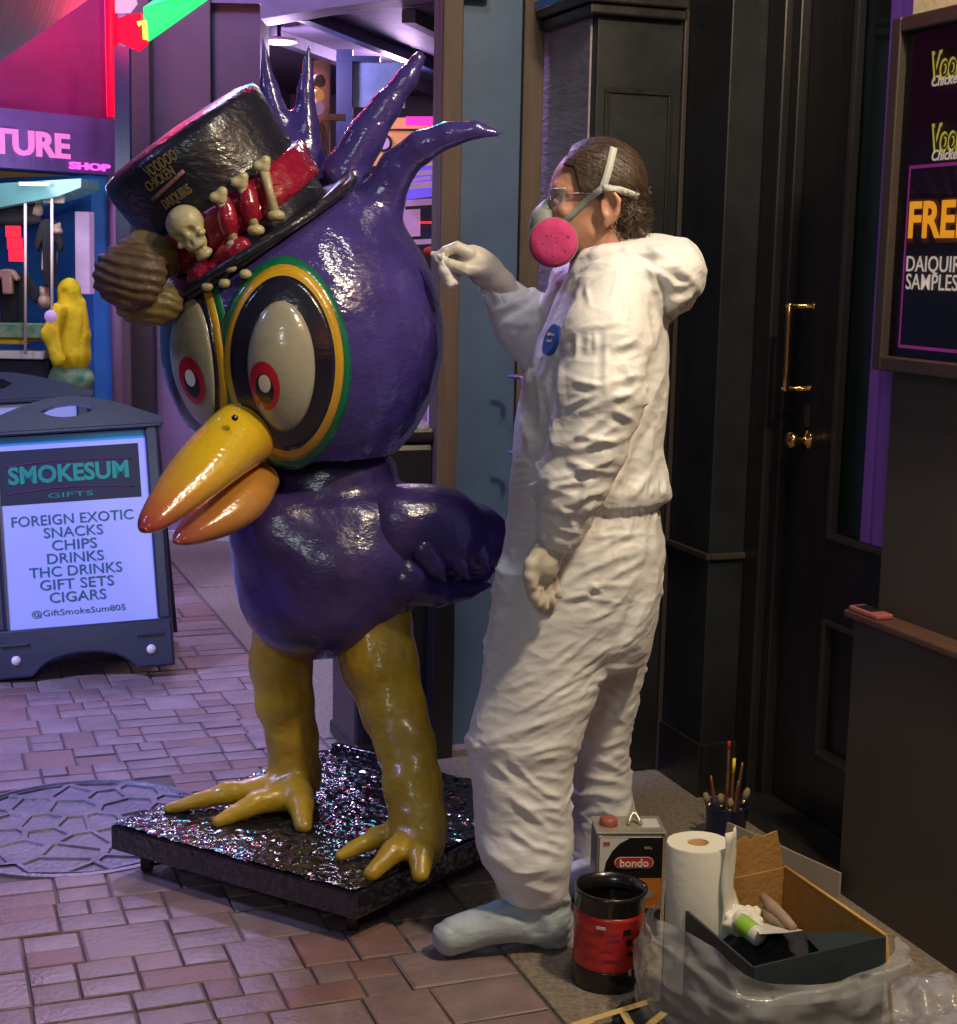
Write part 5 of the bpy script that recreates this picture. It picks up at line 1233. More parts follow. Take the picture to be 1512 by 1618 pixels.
def fhandN(p):
    d = chain(p, [HN(885, 835), HN(872, 860), HN(860, 888)], [kN*26, kN*25, kN*25], .01)
    d = smin(d, ell(p, HN(857, 890), (kN*25, .040, kN*32)), .015)
    for pts_, rr in (([HN(845, 900, -.026), HN(838, 922, -.030), HN(843, 942, -.028), HN(850, 954, -.022)], [kN*11, kN*10, kN*9, kN*7.5]),
                     ([HN(852, 902, -.009), HN(849, 928, -.010), HN(854, 948, -.008), HN(861, 959, -.004)], [kN*11, kN*10, kN*9, kN*7.5]),
                     ([HN(861, 902, .010), HN(862, 928, .010), HN(868, 945, .010), HN(873, 952, .012)], [kN*11, kN*9.5, kN*8.5, kN*7]),
                     ([HN(868, 900, .027), HN(873, 920, .028), HN(879, 934, .028), HN(883, 941, .028)], [kN*10, kN*8.5, kN*7.5, kN*6.5])):
        d = smin(d, chain(p, pts_, rr, .006), .006)
    return smin(d, chain(p, [HN(852, 872, -.026), HN(839, 892, -.038), HN(836, 910, -.042), HN(840, 925, -.040)], [kN*12, kN*11, kN*9.5, kN*8], .006), .010)
# boots ---------------------------------------------------------
def footf(p, toe_, heel, ank, rt, rh, ra):
    d = chain(p, [heel, (heel+toe_)/2+[0, 0, .022], toe_], [rh, rt*1.08, rt], .02); d = smin(d, chain(p, [ank, heel+[0, 0, .03]], [ra, rh], .02), .03)
    return np.maximum(d, .003-p[:, 2])
nT = G(712, 1480, .045); nH = G(865, 1462, .05); nA = P(850, 1392, 3.31)
rT = G(905, 1392, .045); rH = G(985, 1392, .05); rA = P(955, 1345, 3.65)
def fbootN(p): return footf(p, nT, nH, nA, .042, .052, .062)
def fbootR(p): return footf(p, rT, rH, rA, .042, .050, .060)
# head ----------------------------------------------------------
HY = 3.45; kh = 3.42/FP
def Q(x, y, dY=0.): return P(x, y, HY+dY)
def fskull_h(p): 
    d = ell(p, Q(948, 292), (kh*68, .078, kh*66)); return smin(d, ell(p, Q(925, 305), (kh*56, .068, kh*60)), .02)
def fhead(p):
    d = fskull_h(p)
    d = smin(d, ell(p, Q(906, 345), (kh*38, .055, kh*50)), .025)
    d = smin(d, chain(p, [Q(935, 365, -.035), Q(895, 395, -.012)], [.030, .024], .01), .02); d = smin(d, chain(p, [Q(935, 365, .035), Q(895, 395, .012)], [.030, .024], .01), .02)
    d = smin(d, chain(p, [Q(880, 308), Q(862, 343), Q(872, 348)], [.010, .012, .010], .01), .012)
    for s_ in (-1, 1):
        d = smin(d, chain(p, [Q(877, 300, .012*s_), Q(884, 297, .035*s_), Q(900, 302, .056*s_)], [.009, .010, .008], .01), .012)       # brow
        d = -smin(-d, ell(p, Q(881, 317, .034*s_), (.012, .018, .012)), .010)                                                       # eye socket
        d = smin(d, ell(p, Q(893, 335, .042*s_), (.020, .022, .020)), .012)                                                         # cheek
    d = smin(d, chain(p, [Q(962, 350), Q(968, 395), Q(975, 440)], [.058, .060, .07], .02), .02)
    for s_ in (-1, 1):                                                                                                               # ears
        e = np.maximum(ell(p, Q(964, 328, .082*s_), (.023, .012, .036)), -ell(p, Q(962, 324, .096*s_), (.0135, .012, .023)))
        e = smin(e, chain(p, [Q(954, 302, .086*s_), Q(966, 300, .094*s_), Q(978, 316, .097*s_), Q(974, 338, .094*s_), Q(957, 354, .084*s_)], [.0045, .0055, .0055, .005, .008], .002), .003)
        d = smin(d, e, .005)
    return d
def fbodyall(p):
    d = smin(fhead(p), fsuit0(p)+.022, .012); d = np.minimum(d, chain(p, armN[0], [q-.018 for q in armN[1]], .03))
    d = np.minimum(d, fhandF(p)+.003); d = np.minimum(d, fhandN(p)+.003)
    d = np.minimum(d, fbootN(p)+.008); return np.minimum(d, fbootR(p)+.008)
person = blob('person', fbodyall, (-.16, 2.95, 0), (.52, 3.92, 1.82), .0042, M['skin'], relax=1)
tag(person, 'person in white hooded coverall and pink respirator dabbing the bird statue', 'person')
suit = blob('coverall', fsuit, (-.06, 2.95, .03), (.60, 3.98, 1.66), .0045, M['suit'], person, disp=suitdisp, relax=1)
blob('boot_cover', fbootN, (-.25, 3.15, 0), (.35, 3.55, .28), .0045, M['bootc'], person, disp=lambda v: .0075*fold(v, 14, .05, 3, .6, seed=55)+.005*fold(v, -35, .05, 3, .6, seed=58))
blob('boot_cover', fbootR, (.1, 3.45, 0), (.6, 3.85, .30), .007, M['bootc'], person, disp=lambda v: .006*fold(v, 15, .045, 2.2, 1., seed=53))
blob('glove', fhandF, H(810, 500)-[0, .1, .02], H(670, 370)*[0, 1, 1]+[.2, .1, 0], .0030, M['glove'], person, disp=lambda v: .0012*fold(v, 50, .018, 2.5, 1., seed=61)) if False else None
lo = np.minimum(H(680, 490, -.1), H(830, 370, .1)); hi = np.maximum(H(680, 490, -.1), H(830, 370, .1))
lo = np.array([H(675, 400)[0], 3.60, H(700, 500)[2]]); hi = np.array([H(830, 400)[0], 3.84, H(700, 365)[2]])
blob('glove', fhandF, lo, hi, .0028, M['glove'], person, disp=lambda v: .0008*fold(v, -40, .02, 2.5, 1., seed=61), relax=2)
lo = np.array([HN(815, 900)[0], 3.10, HN(860, 975)[2]]); hi = np.array([HN(920, 850)[0], 3.30, HN(860, 815)[2]])
blob('glove', fhandN, lo, hi, .0028, M['glove'], person, disp=lambda v: .0007*fold(v, 30, .03, 2.5, 1., seed=62), relax=3)
# flared sleeve cuffs
def cuff(pts_, rs, seed):
    n = 36; v = []; f = []; cs = [np.array(q) for q in pts_]
    a, b = frame_of(cs[-1]-cs[0])
    for i, (c, r) in enumerate(zip(cs, rs)):
        for k in range(n):
            th = 2*math.pi*k/n; w_ = 1+.09*math.sin(5*th+seed)+.06*math.sin(9*th+seed*2+i); v.append(c+(a*math.cos(th)+b*math.sin(th))*r*w_)
    for i in range(len(cs)-1):
        for k in range(n): f.append((i*n+k, i*n+(k+1) % n, (i+1)*n+(k+1) % n, (i+1)*n+k))
    o = mesh('cuff', v, f, M['suit'], suit, True); m_ = o.modifiers.new('s', 'SOLIDIFY'); m_.thickness = .0025; m_ = o.modifiers.new('b', 'SUBSURF'); m_.levels = 1; m_.render_levels = 1
cuff([P(893, 812, 3.20), P(884, 838, 3.20), P(878, 858, 3.20)], [.050, .050, .045], 1.)
cuff([P(806, 482, 3.745), P(790, 462, 3.74), P(780, 449, 3.735)], [.055, .045, .038], 2.)
# hair ----------------------------------------------------------
def fhair(p):
    d = fskull_h(p)-.010
    face = Q(872, 322); 
    xx, yy = proj_px(p)
    # hairline: forehead and temple stay bare, sideburn in front of the ear
    line = np.where(yy < 262, 888-(yy-262)*.5, np.where(yy < 305, 916+(305-yy)*-.25, 935+(yy-305)*.9))
    fwd = (line-xx)*kh
    d = np.maximum(d, fwd); 
    bk = smin(ell(p, Q(988, 345), (kh*34, .070, kh*34)), ell(p, Q(985, 368), (kh*30, .060, kh*20)), .02)
    bk = np.maximum(bk, (974-xx)*kh)
    return smin(d, bk, .012)
def hairdisp(v):
    x, y = proj_px(v); c = np.clip((y-300)/40, 0, 1)*np.clip((x-970)/20, 0, 1)
    return .0006*fbm(v*[50, 30, 30])+c*.016*(np.abs(perlin(v*34))*1.8-.45)+c*.004*perlin(v*90)
hair = blob('hair', fhair, Q(860, 420)-[0, .12, 0], Q(1050, 205)+[0, .12, 0], .0036, M['hairm'], person, disp=hairdisp, relax=1)
# short strands and curls standing off the hair mass
hv = np.empty(len(hair.data.vertices)*3); hair.data.vertices.foreach_get('co', hv); hv = hv.reshape(-1, 3)
sel = rng.choice(len(hv), 2600, replace=len(hv) < 2600); base = hv[sel]; gn = grad(fhair, base); xx, yy = proj_px(base)
cur = np.clip((yy-295)/40, 0, 1)*np.clip((xx-965)/25, 0, 1)
V_ = []; F_ = []
for i in range(len(base)):
    g = gn[i]; b = base[i]; back = np.array([.8, 0, -.35]) if not cur[i] > .3 else rng.normal(size=3)
    t_ = back-g*(back@g); t_ /= np.linalg.norm(t_)+1e-6; L = .024 if cur[i] < .3 else .020+.014*rng.random(); s_ = np.cross(g, t_)
    k0 = len(V_); ph_ = rng.random()*6.28
    for j in range(5):
        u = j/4; 
        if cur[i] > .3: c = b+g*(.014*u+.005*math.sin(ph_+u*7))+t_*L*(math.sin(u*3.4))*.8+s_*.006*math.sin(ph_+u*6)
        else: c = b+t_*L*u+g*(.0016*math.sin(u*2.6))+s_*.0006*math.sin(ph_+u*3)
        w_ = (.0011 if cur[i] > .3 else .0007)*(1-.7*u); V_ += [c-s_*w_, c+s_*w_]
    for j in range(4): a = k0+2*j; F_.append((a, a+1, a+3, a+2))
hs_ = mesh('strands', V_, F_, M['hairm'], hair, True); hs_['kind'] = 'stuff'
# eye, goggles, respirator, straps --------------------------------
for s_ in (-1, 1):
    lathe('eye', Q(882, 318, .032*s_), (-1, .0, 0), [(.0001, -.011), (.008, -.008), (.0112, 0), (.008, .008), (.0001, .0112)], mat('eye white', (.6, .56, .5), .2) if s_ < 0 else 'x' and M['wht'], person, n=18)
    tube('eyebrow', [Q(874, 303, .014*s_), Q(877, 299, .036*s_), Q(893, 302, .060*s_)], [.003, .0045, .002], M['hairm'], person, n=6)
    tube('lips', [Q(866, 372, 0), Q(870, 372, .02*s_), Q(880, 371, .028*s_)], [.005, .004, .002], M['skin'], person, n=6)
def fgog(p):
    a = ell(p, Q(886, 316), (kh*26, .068, kh*20)); return a
gl = []; f = []
for j in range(9):
    for i in range(25):
        a = math.radians(-86+172*i/24); yy_ = 300+34*j/8; rx = kh*(27-3*((j-4)/4)**2); gl.append(Q(893, yy_)+[-rx*math.cos(a), .068*math.sin(a), 0])
for j in range(8):
    for i in range(24): q = j*25+i; f.append((q, q+1, q+26, q+25))
gg = mesh('goggles', gl, f, M['specs'], person, True)
if gg.data.polygons[0].normal.y > 0: gg.data.flip_normals()
M['rimc'] = mat('clear plastic rim', (.7, .72, .72), .08, spec=.9)
for j in (0,): tube('goggle_rim', [gl[j*25+i] for i in range(25)], .0014, M['rimc'], gg, n=6)
tube('goggle_arm', [gl[2*25+0], Q(915, 305, -.078), Q(955, 306, -.086)], .0012, M['rimc'], gg, n=6)
def fresp(p):
    d = ell(p, Q(863, 358), (kh*27, .040, kh*36)); d = smin(d, ell(p, Q(878, 372), (kh*30, .050, kh*30)), .02); d = smin(d, chain(p, [Q(866, 322), Q(858, 345)], [.011, .018], .01), .015)
    d = smin(d, chain(p, [Q(868, 372, -.03), Q(872, 380, -.072)], [.022, .020], .01), .01); d = smin(d, chain(p, [Q(862, 370, .03), Q(852, 372, .072)], [.022, .020], .01), .01)
    return d
resp = blob('respirator', fresp, Q(820, 430)-[0, .14, 0], Q(920, 300)+[0, .14, 0], .0034, M['resp'], person)
fa = np.array([-.12, -1, .05]); fc = Q(874, 383, -.088)
flt = lathe('filter', fc, fa, [(.0001, -.012), (.044, -.012), (.0505, -.006), (.0515, .002), (.047, .008), (.03, .0105), (.0001, .0115)], M['pinkf'], resp, n=48)
lathe('filter_rim', fc, fa, [(.0525, -.010), (.0535, -.004), (.0525, .0015), (.0510, -.004)], M['resp'], resp, n=48)
for k in range(9):
    a = k*2.4; r_ = .008+.028*((k*.37) % 1); af, bf = frame_of(fa/np.linalg.norm(fa)); c = fc+fa/np.linalg.norm(fa)*.0108+af*r_*math.cos(a)+bf*r_*math.sin(a)
    lathe('print_mark', c, fa, [(.0028+.002*((k*.61) % 1), -.002), (.002, .0008-.00002*r_/.001), (.0001, .0009)], M['pinkd'], resp, n=8)
lathe('filter', Q(872, 378, .095), (-.1, 1, 0), [(.0001, -.010), (.050, -.010), (.053, 0), (.047, .008), (.0001, .011)], M['pinkf'], resp, n=40)
lathe('valve', Q(846, 360, 0), (-1, 0, -.2), [(.020, -.004), (.020, .006), (.016, .011), (.0001, .012)], M['resp'], resp, n=24)
fh_ = lambda p: np.minimum(fhair(p)-.003, fhead(p))
def strap(pxs, w, nm='strap', nrm=None, off=.0025):
    "elastic strap lying on the head: its middle line is found on the head surface, so it follows the hair"
    mid = []
    for (x, y) in pxs:
        q = march(fh_, x, y, 2.5, 4.0, off)
        if q is not None: mid.append(q)
    mid = np.array(mid)
    for _ in range(2): mid[1:-1] = (mid[:-2]+2*mid[1:-1]+mid[2:])/4
    v = []; f = []
    gn_ = grad(fh_, mid, .006)
    for i in range(len(mid)):
        t_ = mid[min(i+1, len(mid)-1)]-mid[max(i-1, 0)]; s_ = np.cross(gn_[i], t_); s_ /= np.linalg.norm(s_)+1e-9; v += [mid[i]-s_*w/2, mid[i]+s_*w/2]
    for i in range(len(mid)-1): f.append((2*i, 2*i+1, 2*i+3, 2*i+2))
    o = mesh(nm, v, f, M['strap'], resp, True); m_ = o.modifiers.new('s', 'SOLIDIFY'); m_.thickness = .0016; m_.offset = 0; return o
def lerp_px(pts_, n=14):
    pts_ = np.array(pts_, float); t = np.linspace(0, len(pts_)-1, n); return [(np.interp(q, range(len(pts_)), pts_[:, 0]), np.interp(q, range(len(pts_)), pts_[:, 1])) for q in t]
o = strap(lerp_px([(890, 352), (905, 338), (925, 318), (952, 297)]), .014); o.data.materials[0] = M['resp']
strap(lerp_px([(952, 298), (960, 275), (966, 250), (970, 233)]), .016)
strap(lerp_px([(952, 297), (970, 297), (990, 304), (1009, 311)]), .015)
# far side of the head strap, over the crown
tube('crown_strap', [Q(971, 229, -.03), Q(972, 224, 0), Q(970, 232, .045), Q(962, 262, .085), Q(950, 298, .090)], .004, M['strap'], resp, n=6)
# badge on the chest
fs_ = lambda p: fsuit0(p)
bc = march(fsuit, 869, 536, 2.4, 4.2, .010)
if bc is not None:
    g = grad(fsuit, bc[None], .01)[0]; 
    up_ = np.array([0, 0, 1.])-g*g[2]; up_ /= np.linalg.norm(up_); rt_ = np.cross(up_, g)
    bd = mesh('badge', [bc+rt_*.027*math.cos(t)+up_*.034*math.sin(t)+g*.001 for t in np.linspace(0, 2*math.pi, 33)[:-1]]+[bc+rt_*.027*math.cos(t)+up_*.034*math.sin(t)-g*.012 for t in np.linspace(0, 2*math.pi, 33)[:-1]],
         [tuple(range(32))]+[(i, 32+i, 32+(i+1) % 32, (i+1) % 32) for i in range(32)], M['badge'], suit)
    for s_, dy, h_ in (('DuPont', .010, .010), ('Tyvek', -.004, .011)): letters(s_, 'lettering', M['wht'], suit, bc+up_*dy+g*.0014, rt_, up_, h_, 'CENTER', .0, .0003)
# rag between the fingers
def frag(p): 
    d = chain(p, [H(698, 408, -.03), H(704, 428, -.035), H(712, 446, -.03)], [.010, .014, .016], .01); return smin(d, chain(p, [H(698, 408, -.03), H(682, 401, -.02)], [.010, .008], .01), .01)
rg = blob('rag', frag, H(665, 470, -.12)*[1, 1, 1], [H(735, 400)[0], 3.80, H(700, 385)[2]], .0032, mat('white tissue', (.75, .74, .68), .8, bump=.4, bscale=60), None, disp=lambda v: .004*fold(v, 60, .018, 1.5, 1., seed=71))
tag(rg, 'crumpled white tissue pinched in the raised gloved fingers', 'tissue')

# ================================================================ THINGS ON THE PAVEMENT
M['tinred'] = mat('red can label', (.50, .028, .022), .3, bump=.12, bscale=14, var=.2, vscale=6, coat=.3, stretch=(1, 1, 2.5)); M['tinblk'] = mat('black glossy can', (.012, .011, .011), .22, bump=.15, bscale=20, coat=.4)
M['tinmet'] = mat('tin metal', (.52, .48, .40), .35, .55, bump=.15, bscale=18, var=.2); M['lblw'] = mat('white label', (.62, .60, .56), .4); M['lblo'] = mat('orange label', (.46, .16, .02), .4, var=.1)
M['goo'] = mat('black resin', (.008, .008, .009), .12, bump=.6, bscale=18, bdist=.02)
cc = G(957, 1548); kc = 3.07/FP; rc = .0755; hc = .212
can = empty('open_can', cc); tag(can, 'open red can with black rim and black base on the concrete', 'can')
dent = lambda th, h: .012*math.sin(3*th+h*40)+.01*math.sin(7*th)*math.sin(h*60)
lathe('base_band', cc, (.02, 0, 1), [(rc*.96, 0), (rc*1.0, .006), (rc*1.0, .046), (rc*.985, .050)], M['tinblk'], can, n=48, wob=dent)
lathe('label', cc, (.02, 0, 1), [(rc*.99, .050)]+[(rc*(.99+.008*math.sin(k*1.6)), .052+k*.0068) for k in range(17)]+[(rc*.99, .170)], M['tinred'], can, n=56, wob=dent)
lathe('rim_band', cc, (.02, 0, 1), [(rc*.985, .170), (rc*1.0, .173), (rc*.99, .200), (rc*1.04, .207), (rc*1.04, .214), (rc*.97, .214), (rc*.93, .19), (rc*.90, .12)], M['tinblk'], can, n=48, wob=dent)
lathe('contents', cc, (.02, 0, 1), [(rc*.92, .186), (rc*.5, .180), (.0001, .186)], M['goo'], can, n=32, wob=lambda t, h: .05*math.sin(3*t))
# torn bits and faint print on the label
for k, (a, z, w_, h_) in enumerate(((-18, .150, .020, .006), (4, .128, .030, .004), (25, .14, .018, .012), (30, .115, .014, .014), (34, .09, .016, .010), (-5, .105, .035, .003), (2, .082, .04, .003))):
    a_ = math.radians(a); n_ = np.array([math.sin(a_), -math.cos(a_), 0]); t_ = np.array([math.cos(a_), math.sin(a_), 0])
    box3('print_bar', cc+[.02*z, 0, z]+n_*rc*1.012, t_*w_/2, n_*.0006, (0, 0, h_/2), M['tinblk'] if a > 20 else M['lblw'] if k == 0 else M['pinkd'], can)
o = letters('fi', 'lettering', M['wht'], can, cc+[.0, 0, .047]+np.array([math.sin(.6), -math.cos(.6), 0])*rc*1.03, (math.cos(.6), math.sin(.6), 0), (0, 0, 1), .02)
settle(can)
# flat filler tin
tl = G(938, 1480); tr_ = G(1050, 1478); tx_ = np.array([1., .06, 0]); tx_ /= np.linalg.norm(tx_); ty_ = np.array([-tx_[1], tx_[0], 0]); w_ = .158; dp = .105; hh = .247
tb = tl+tx_*.0
tin = empty('metal_tin', tb+tx_*w_/2); tag(tin, 'rectangular metal tin with black and orange bondo label behind the red can', 'tin')
def tbx(nm, a0, a1, b0, b1, z0, z1, m, bv=0, par=None): return box3(nm, tb+tx_*(a0+a1)/2+ty_*(b0+b1)/2+[0, 0, (z0+z1)/2], tx_*(a1-a0)/2, ty_*(b1-b0)/2, (0, 0, (z1-z0)/2), m, par or tin, bv)
tbx('body', 0, w_, 0, dp, 0, hh, M['tinmet'], .010)
lab = tbx('label', .006, w_-.006, -.0012, .02, .004, hh-.008, M['tinblk'])
def fp_(a, z): return tb+tx_*a+ty_*-.002+[0, 0, z]
mesh('label_corner', [fp_(.007, hh-.009), fp_(.075, hh-.009), fp_(.052, hh-.022), fp_(.036, hh-.04), fp_(.022, hh-.066), fp_(.016, hh-.10), fp_(.007, hh-.13)], [(0, 6, 5, 4, 3, 2, 1)], M['lblw'], lab)
mesh('label_band', [fp_(.045, .142), fp_(w_-.007, .142), fp_(w_-.007, .07), fp_(.045, .07)], [(0, 3, 2, 1)], M['lblo'], lab)
v = [fp_(.052+.026, .180)]; 
def pill(c0, c1, z, r, m, dd=.0026, nm='logo_plate'):
    ps_ = [fp_(c1+r*math.cos(t), z+r*math.sin(t)) for t in np.linspace(-math.pi/2, math.pi/2, 9)]+[fp_(c0+r*math.cos(t), z+r*math.sin(t)) for t in np.linspace(math.pi/2, 3*math.pi/2, 9)]
    ps_ = [q-ty_*dd for q in ps_]; return mesh(nm, ps_, [tuple(range(len(ps_)))], m, lab)
pill(.055, .118, .180, .0135, M['wht'], .0008); pill(.055, .118, .180, .012, M['tinred'], .0014)
letters('bondo', 'lettering', M['wht'], lab, fp_(.0865, .179)-ty_*.003, tx_, (0, 0, 1), .026, 'CENTER', .02, .0004)
letters('3M', 'lettering', M['tinred'], lab, fp_(.022, hh-.022)-ty_*.001, tx_, (0, 0, 1), .012, 'CENTER', .04, .0003)
letters('RESIN', 'lettering', M['lblw'], lab, fp_(.075, .132)-ty_*.001, tx_, (0, 0, 1), .012, 'CENTER', .02, .0003)
letters('4.0 L', 'lettering', M['lblw'], lab, fp_(.118, .215)-ty_*.001, tx_, (0, 0, 1), .009, 'CENTER', .0, .0003)
pill(.118, .122, .105, .012, M['tinmet'], .001, 'label_picture'); letters('FIBERGLASS', 'lettering', M['lblw'], lab, fp_(.09, .05)-ty_*.001, tx_, (0, 0, 1), .008, 'CENTER', 0, .0002)
tbx('top_rim', -.002, w_+.002, -.002, dp+.002, hh-.0, hh+.004, M['tinmet'], .002)
lathe('cap', tb+tx_*.033+ty_*.05+[0, 0, hh+.004], (0, 0, 1), [(.021, 0), (.021, .014), (.017, .018), (.0001, .018)], mat('red cap plastic', (.4, .10, .08), .4), tin, n=24)
hp = [tb+tx_*(.078+.03*(k/8))+ty_*(.045+.02*math.sin(k/8*math.pi))+[0, 0, hh+.006+.020*math.sin(k/8*math.pi)] for k in range(9)]
tube('handle', hp, .005, M['tinmet'], tin); tbx('sticker', .108, .150, .03, .085, hh+.0042, hh+.005, M['lblw'])
settle(tin)

# cardboard box with its contents
M['card'] = mat('cardboard', (.42, .21, .05), .8, bump=.25, bscale=70, var=.12, vscale=5, col2=(.50, .27, .08)); M['cardd'] = mat('dark printed box side', (.028, .045, .055), .4, var=.2); M['cardn'] = mat('brown cardboard edge', (.62, .34, .08), .8)
zb = .26
bBL, bBR, bFR, bFL = (G(1052, 1410, zb), G(1240, 1370, zb), G(1400, 1479, zb), G(1190, 1528, zb))
bxr = empty('cardboard_box', (bBL+bFR)/2*[1, 1, 0]); tag(bxr, 'open cardboard box with torn flap holding rubbish and wrapped in clear plastic', 'box')
def wallq(nm, a, b_, z0, z1, th, m, m2=None):
    d = (b_-a); L = np.linalg.norm(d[:2]); n_ = np.array([-d[1], d[0], 0])/L*th/2; cen_ = (bBL+bFR)/2
    o = prism(nm, [a-n_, b_-n_, b_+n_, a+n_], z0, z1, m, bxr); return o
wallq('side', bBL, bBR, .004, zb, .005, M['card']); wallq('side', bBR, bFR, .004, zb, .005, M['card']); wallq('side', bFL, bFR, .004, zb, .005, M['cardd'])['label'] = 'dark blue printed box side'
wallq('side', bBL, bFL, .004, zb, .005, M['cardd']); prism('bottom', [bBL, bBR, bFR, bFL], .0, .0035, M['card'], bxr)
tube('edge', [bBR+[0, 0, .001], bFR+[0, 0, .001]], .0035, M['cardn'], bxr, n=6); tube('edge', [bFR, bFR*[1, 1, 0]+[.03, 0, .01]], .004, M['card'], bxr, n=6)
# torn back flap
ft = [(1162, 1388), (1238, 1371), (1228, 1313), (1218, 1316), (1206, 1322), (1196, 1318), (1186, 1328), (1176, 1321), (1166, 1330), (1156, 1326)]
Yf = bBR[1]-.02; _bn = np.array([-(bBR-bBL)[1], (bBR-bBL)[0], 0.]); fpv = [onplane(x, y, bBL, _bn) for x, y in ft]; fb = [q+[0, .004, 0] for q in fpv]; n_ = len(ft)
mesh('torn_flap', fpv+fb, [tuple(range(n_))[::-1], tuple(range(n_, 2*n_))]+[(i, (i+1) % n_, n_+(i+1) % n_, n_+i) for i in range(n_)], M['card'], bxr)
settle(bxr)
# paper towel roll standing in the box corner
M['paper'] = mat('paper towel', (.74, .71, .62), .85, bump=.14, bscale=45, var=.04)
pr_ = P(1103, 1330, 2.98); prb = np.array([pr_[0]+.006, pr_[1]-.005, pr_[2]-.30])
rl = empty('paper_towel_roll', prb); tag(rl, 'white paper towel roll standing in the corner of the cardboard box', 'paper towel roll')
ax_ = pr_-prb; L_ = np.linalg.norm(ax_); rr_ = .0645
autosmooth(lathe('roll', prb, ax_, [(rr_*1.02, 0), (rr_, .15), (rr_*.995, L_-.003), (rr_*.97, L_), (.0215, L_-.001), (.0205, L_-.06), (.0001, L_-.061)], M['paper'], rl, n=64, wob=lambda t, h: .008*math.sin(2*t+h*12)+.006*math.sin(5*t)), 35)
lathe('cardboard_core', prb, ax_, [(.0205, L_-.05), (.0205, L_-.004), (.0188, L_-.004), (.0185, L_-.05)], M['card'], rl, n=32)
# loose end hanging down the right of the roll
v = []; f = []
for i in range(14):
    u = i/13; 
    for j in range(7):
        w__ = j/6; a = R_(5+50*w__); rad_ = rr_*1.012+.055*max(0, u-.35)**1.4*w__; z_ = L_*.97*(1-u)+.05; 
        v.append(prb+np.array([math.sin(a+.5)*rad_*1.02+.06*max(0, u-.5)*w__, -math.cos(a+.5)*rad_*1.02, z_]) + [.003*math.sin(u*14+j), .003*math.sin(u*9+j*2), 0])
for i in range(13):
    for j in range(6): q = i*7+j; f.append((q, q+1, q+8, q+7))
o = mesh('loose_sheet', v, f, M['paper'], rl, True); m_ = o.modifiers.new('s', 'SOLIDIFY'); m_.thickness = .001; settle(rl)
# rubbish in the box
def crum(name, c, r, m, lb, cat, seed, grp=None):
    o = blob(name, lambda p: ell(p, c, r), np.array(c)-np.array(r)-.03, np.array(c)+np.array(r)+.03, .006, m, disp=lambda v: .016*(np.abs(perlin(v*26+seed))*1.5-.35)+.006*fbm(v*60+seed)); tag(o, lb, cat, grp); return o
crum('crumpled_paper', P(1172, 1455, 2.93), (.045, .045, .028), M['paper'], 'crumpled paper towel at the foot of the roll in the box', 'paper', 3)
M['gn'] = mat('lime green label', (.28, .52, .06), .4); M['pack'] = mat('brown paper packet', (.36, .24, .17), .7, var=.15)
q1 = P(1183, 1468, 2.86)
wc = empty('lidded_tub', q1); tag(wc, 'small white tub with lime green label lying among the rubbish', 'tub')
lathe('body', q1, (.5, -.75, -.15), [(.016, -.03), (.019, -.028), (.019, .03), (.0165, .033), (.0001, .034)], M['lblw'], wc, n=24); lathe('label', q1, (.5, -.75, -.15), [(.0193, -.022), (.0196, -.02), (.0196, .015), (.0193, .016)], M['gn'], wc, n=24); settle(wc)
def sheet(nm, pxs, lb, m, cat, th=.002):
    pt_ = [P(*q) for q in pxs]; n_ = len(pt_); bk_ = [q+[0, th, -th] for q in pt_]; o = mesh(nm, pt_+bk_, [tuple(range(n_)), tuple(range(2*n_-1, n_-1, -1))]+[(i, n_+i, n_+(i+1) % n_, (i+1) % n_) for i in range(n_)], m); tag(o, lb, cat); return o
sheet('paper_strip', [(1186, 1458, 2.9), (1200, 1476, 2.8), (1240, 1474, 2.8), (1270, 1470, 2.84), (1230, 1460, 2.92)], 'white paper strip lying over the tub in the box', M['lblw'], 'paper')
o = tube('packet', [P(1206, 1418, 2.98), P(1222, 1434, 2.93), P(1240, 1452, 2.88), P(1254, 1466, 2.84)], [.010, .012, .011, .008], M['pack'], None, n=8); tag(o, 'rolled brown paper packet leaning in the box', 'packet')
o = tube('packet', [P(1208, 1440, 2.96), P(1225, 1452, 2.91), P(1246, 1466, 2.86)], [.011, .014, .010], M['pack'], None, n=8); tag(o, 'lower brown paper packet with a red tip in the box', 'packet')
t5 = tube('red_tip', [P(1246, 1462, 2.852), P(1255, 1469, 2.845)], [.006, .004], M['tinred'], o, n=8)
sheet('lid_panel', [(1268, 1474, 2.92), (1345, 1472, 2.90), (1392, 1480, 2.84), (1300, 1508, 2.80)], 'dark grey sheet filling the right of the box', M['cardd'], 'sheet')
crum('waste_bundle', (float(((bBL+bFR)/2)[0])-.01, float(((bBL+bFR)/2)[1]), .13), (.13, .12, .09), M['blk'], 'dark bundle of waste filling the bottom of the cardboard box', 'waste', 8)
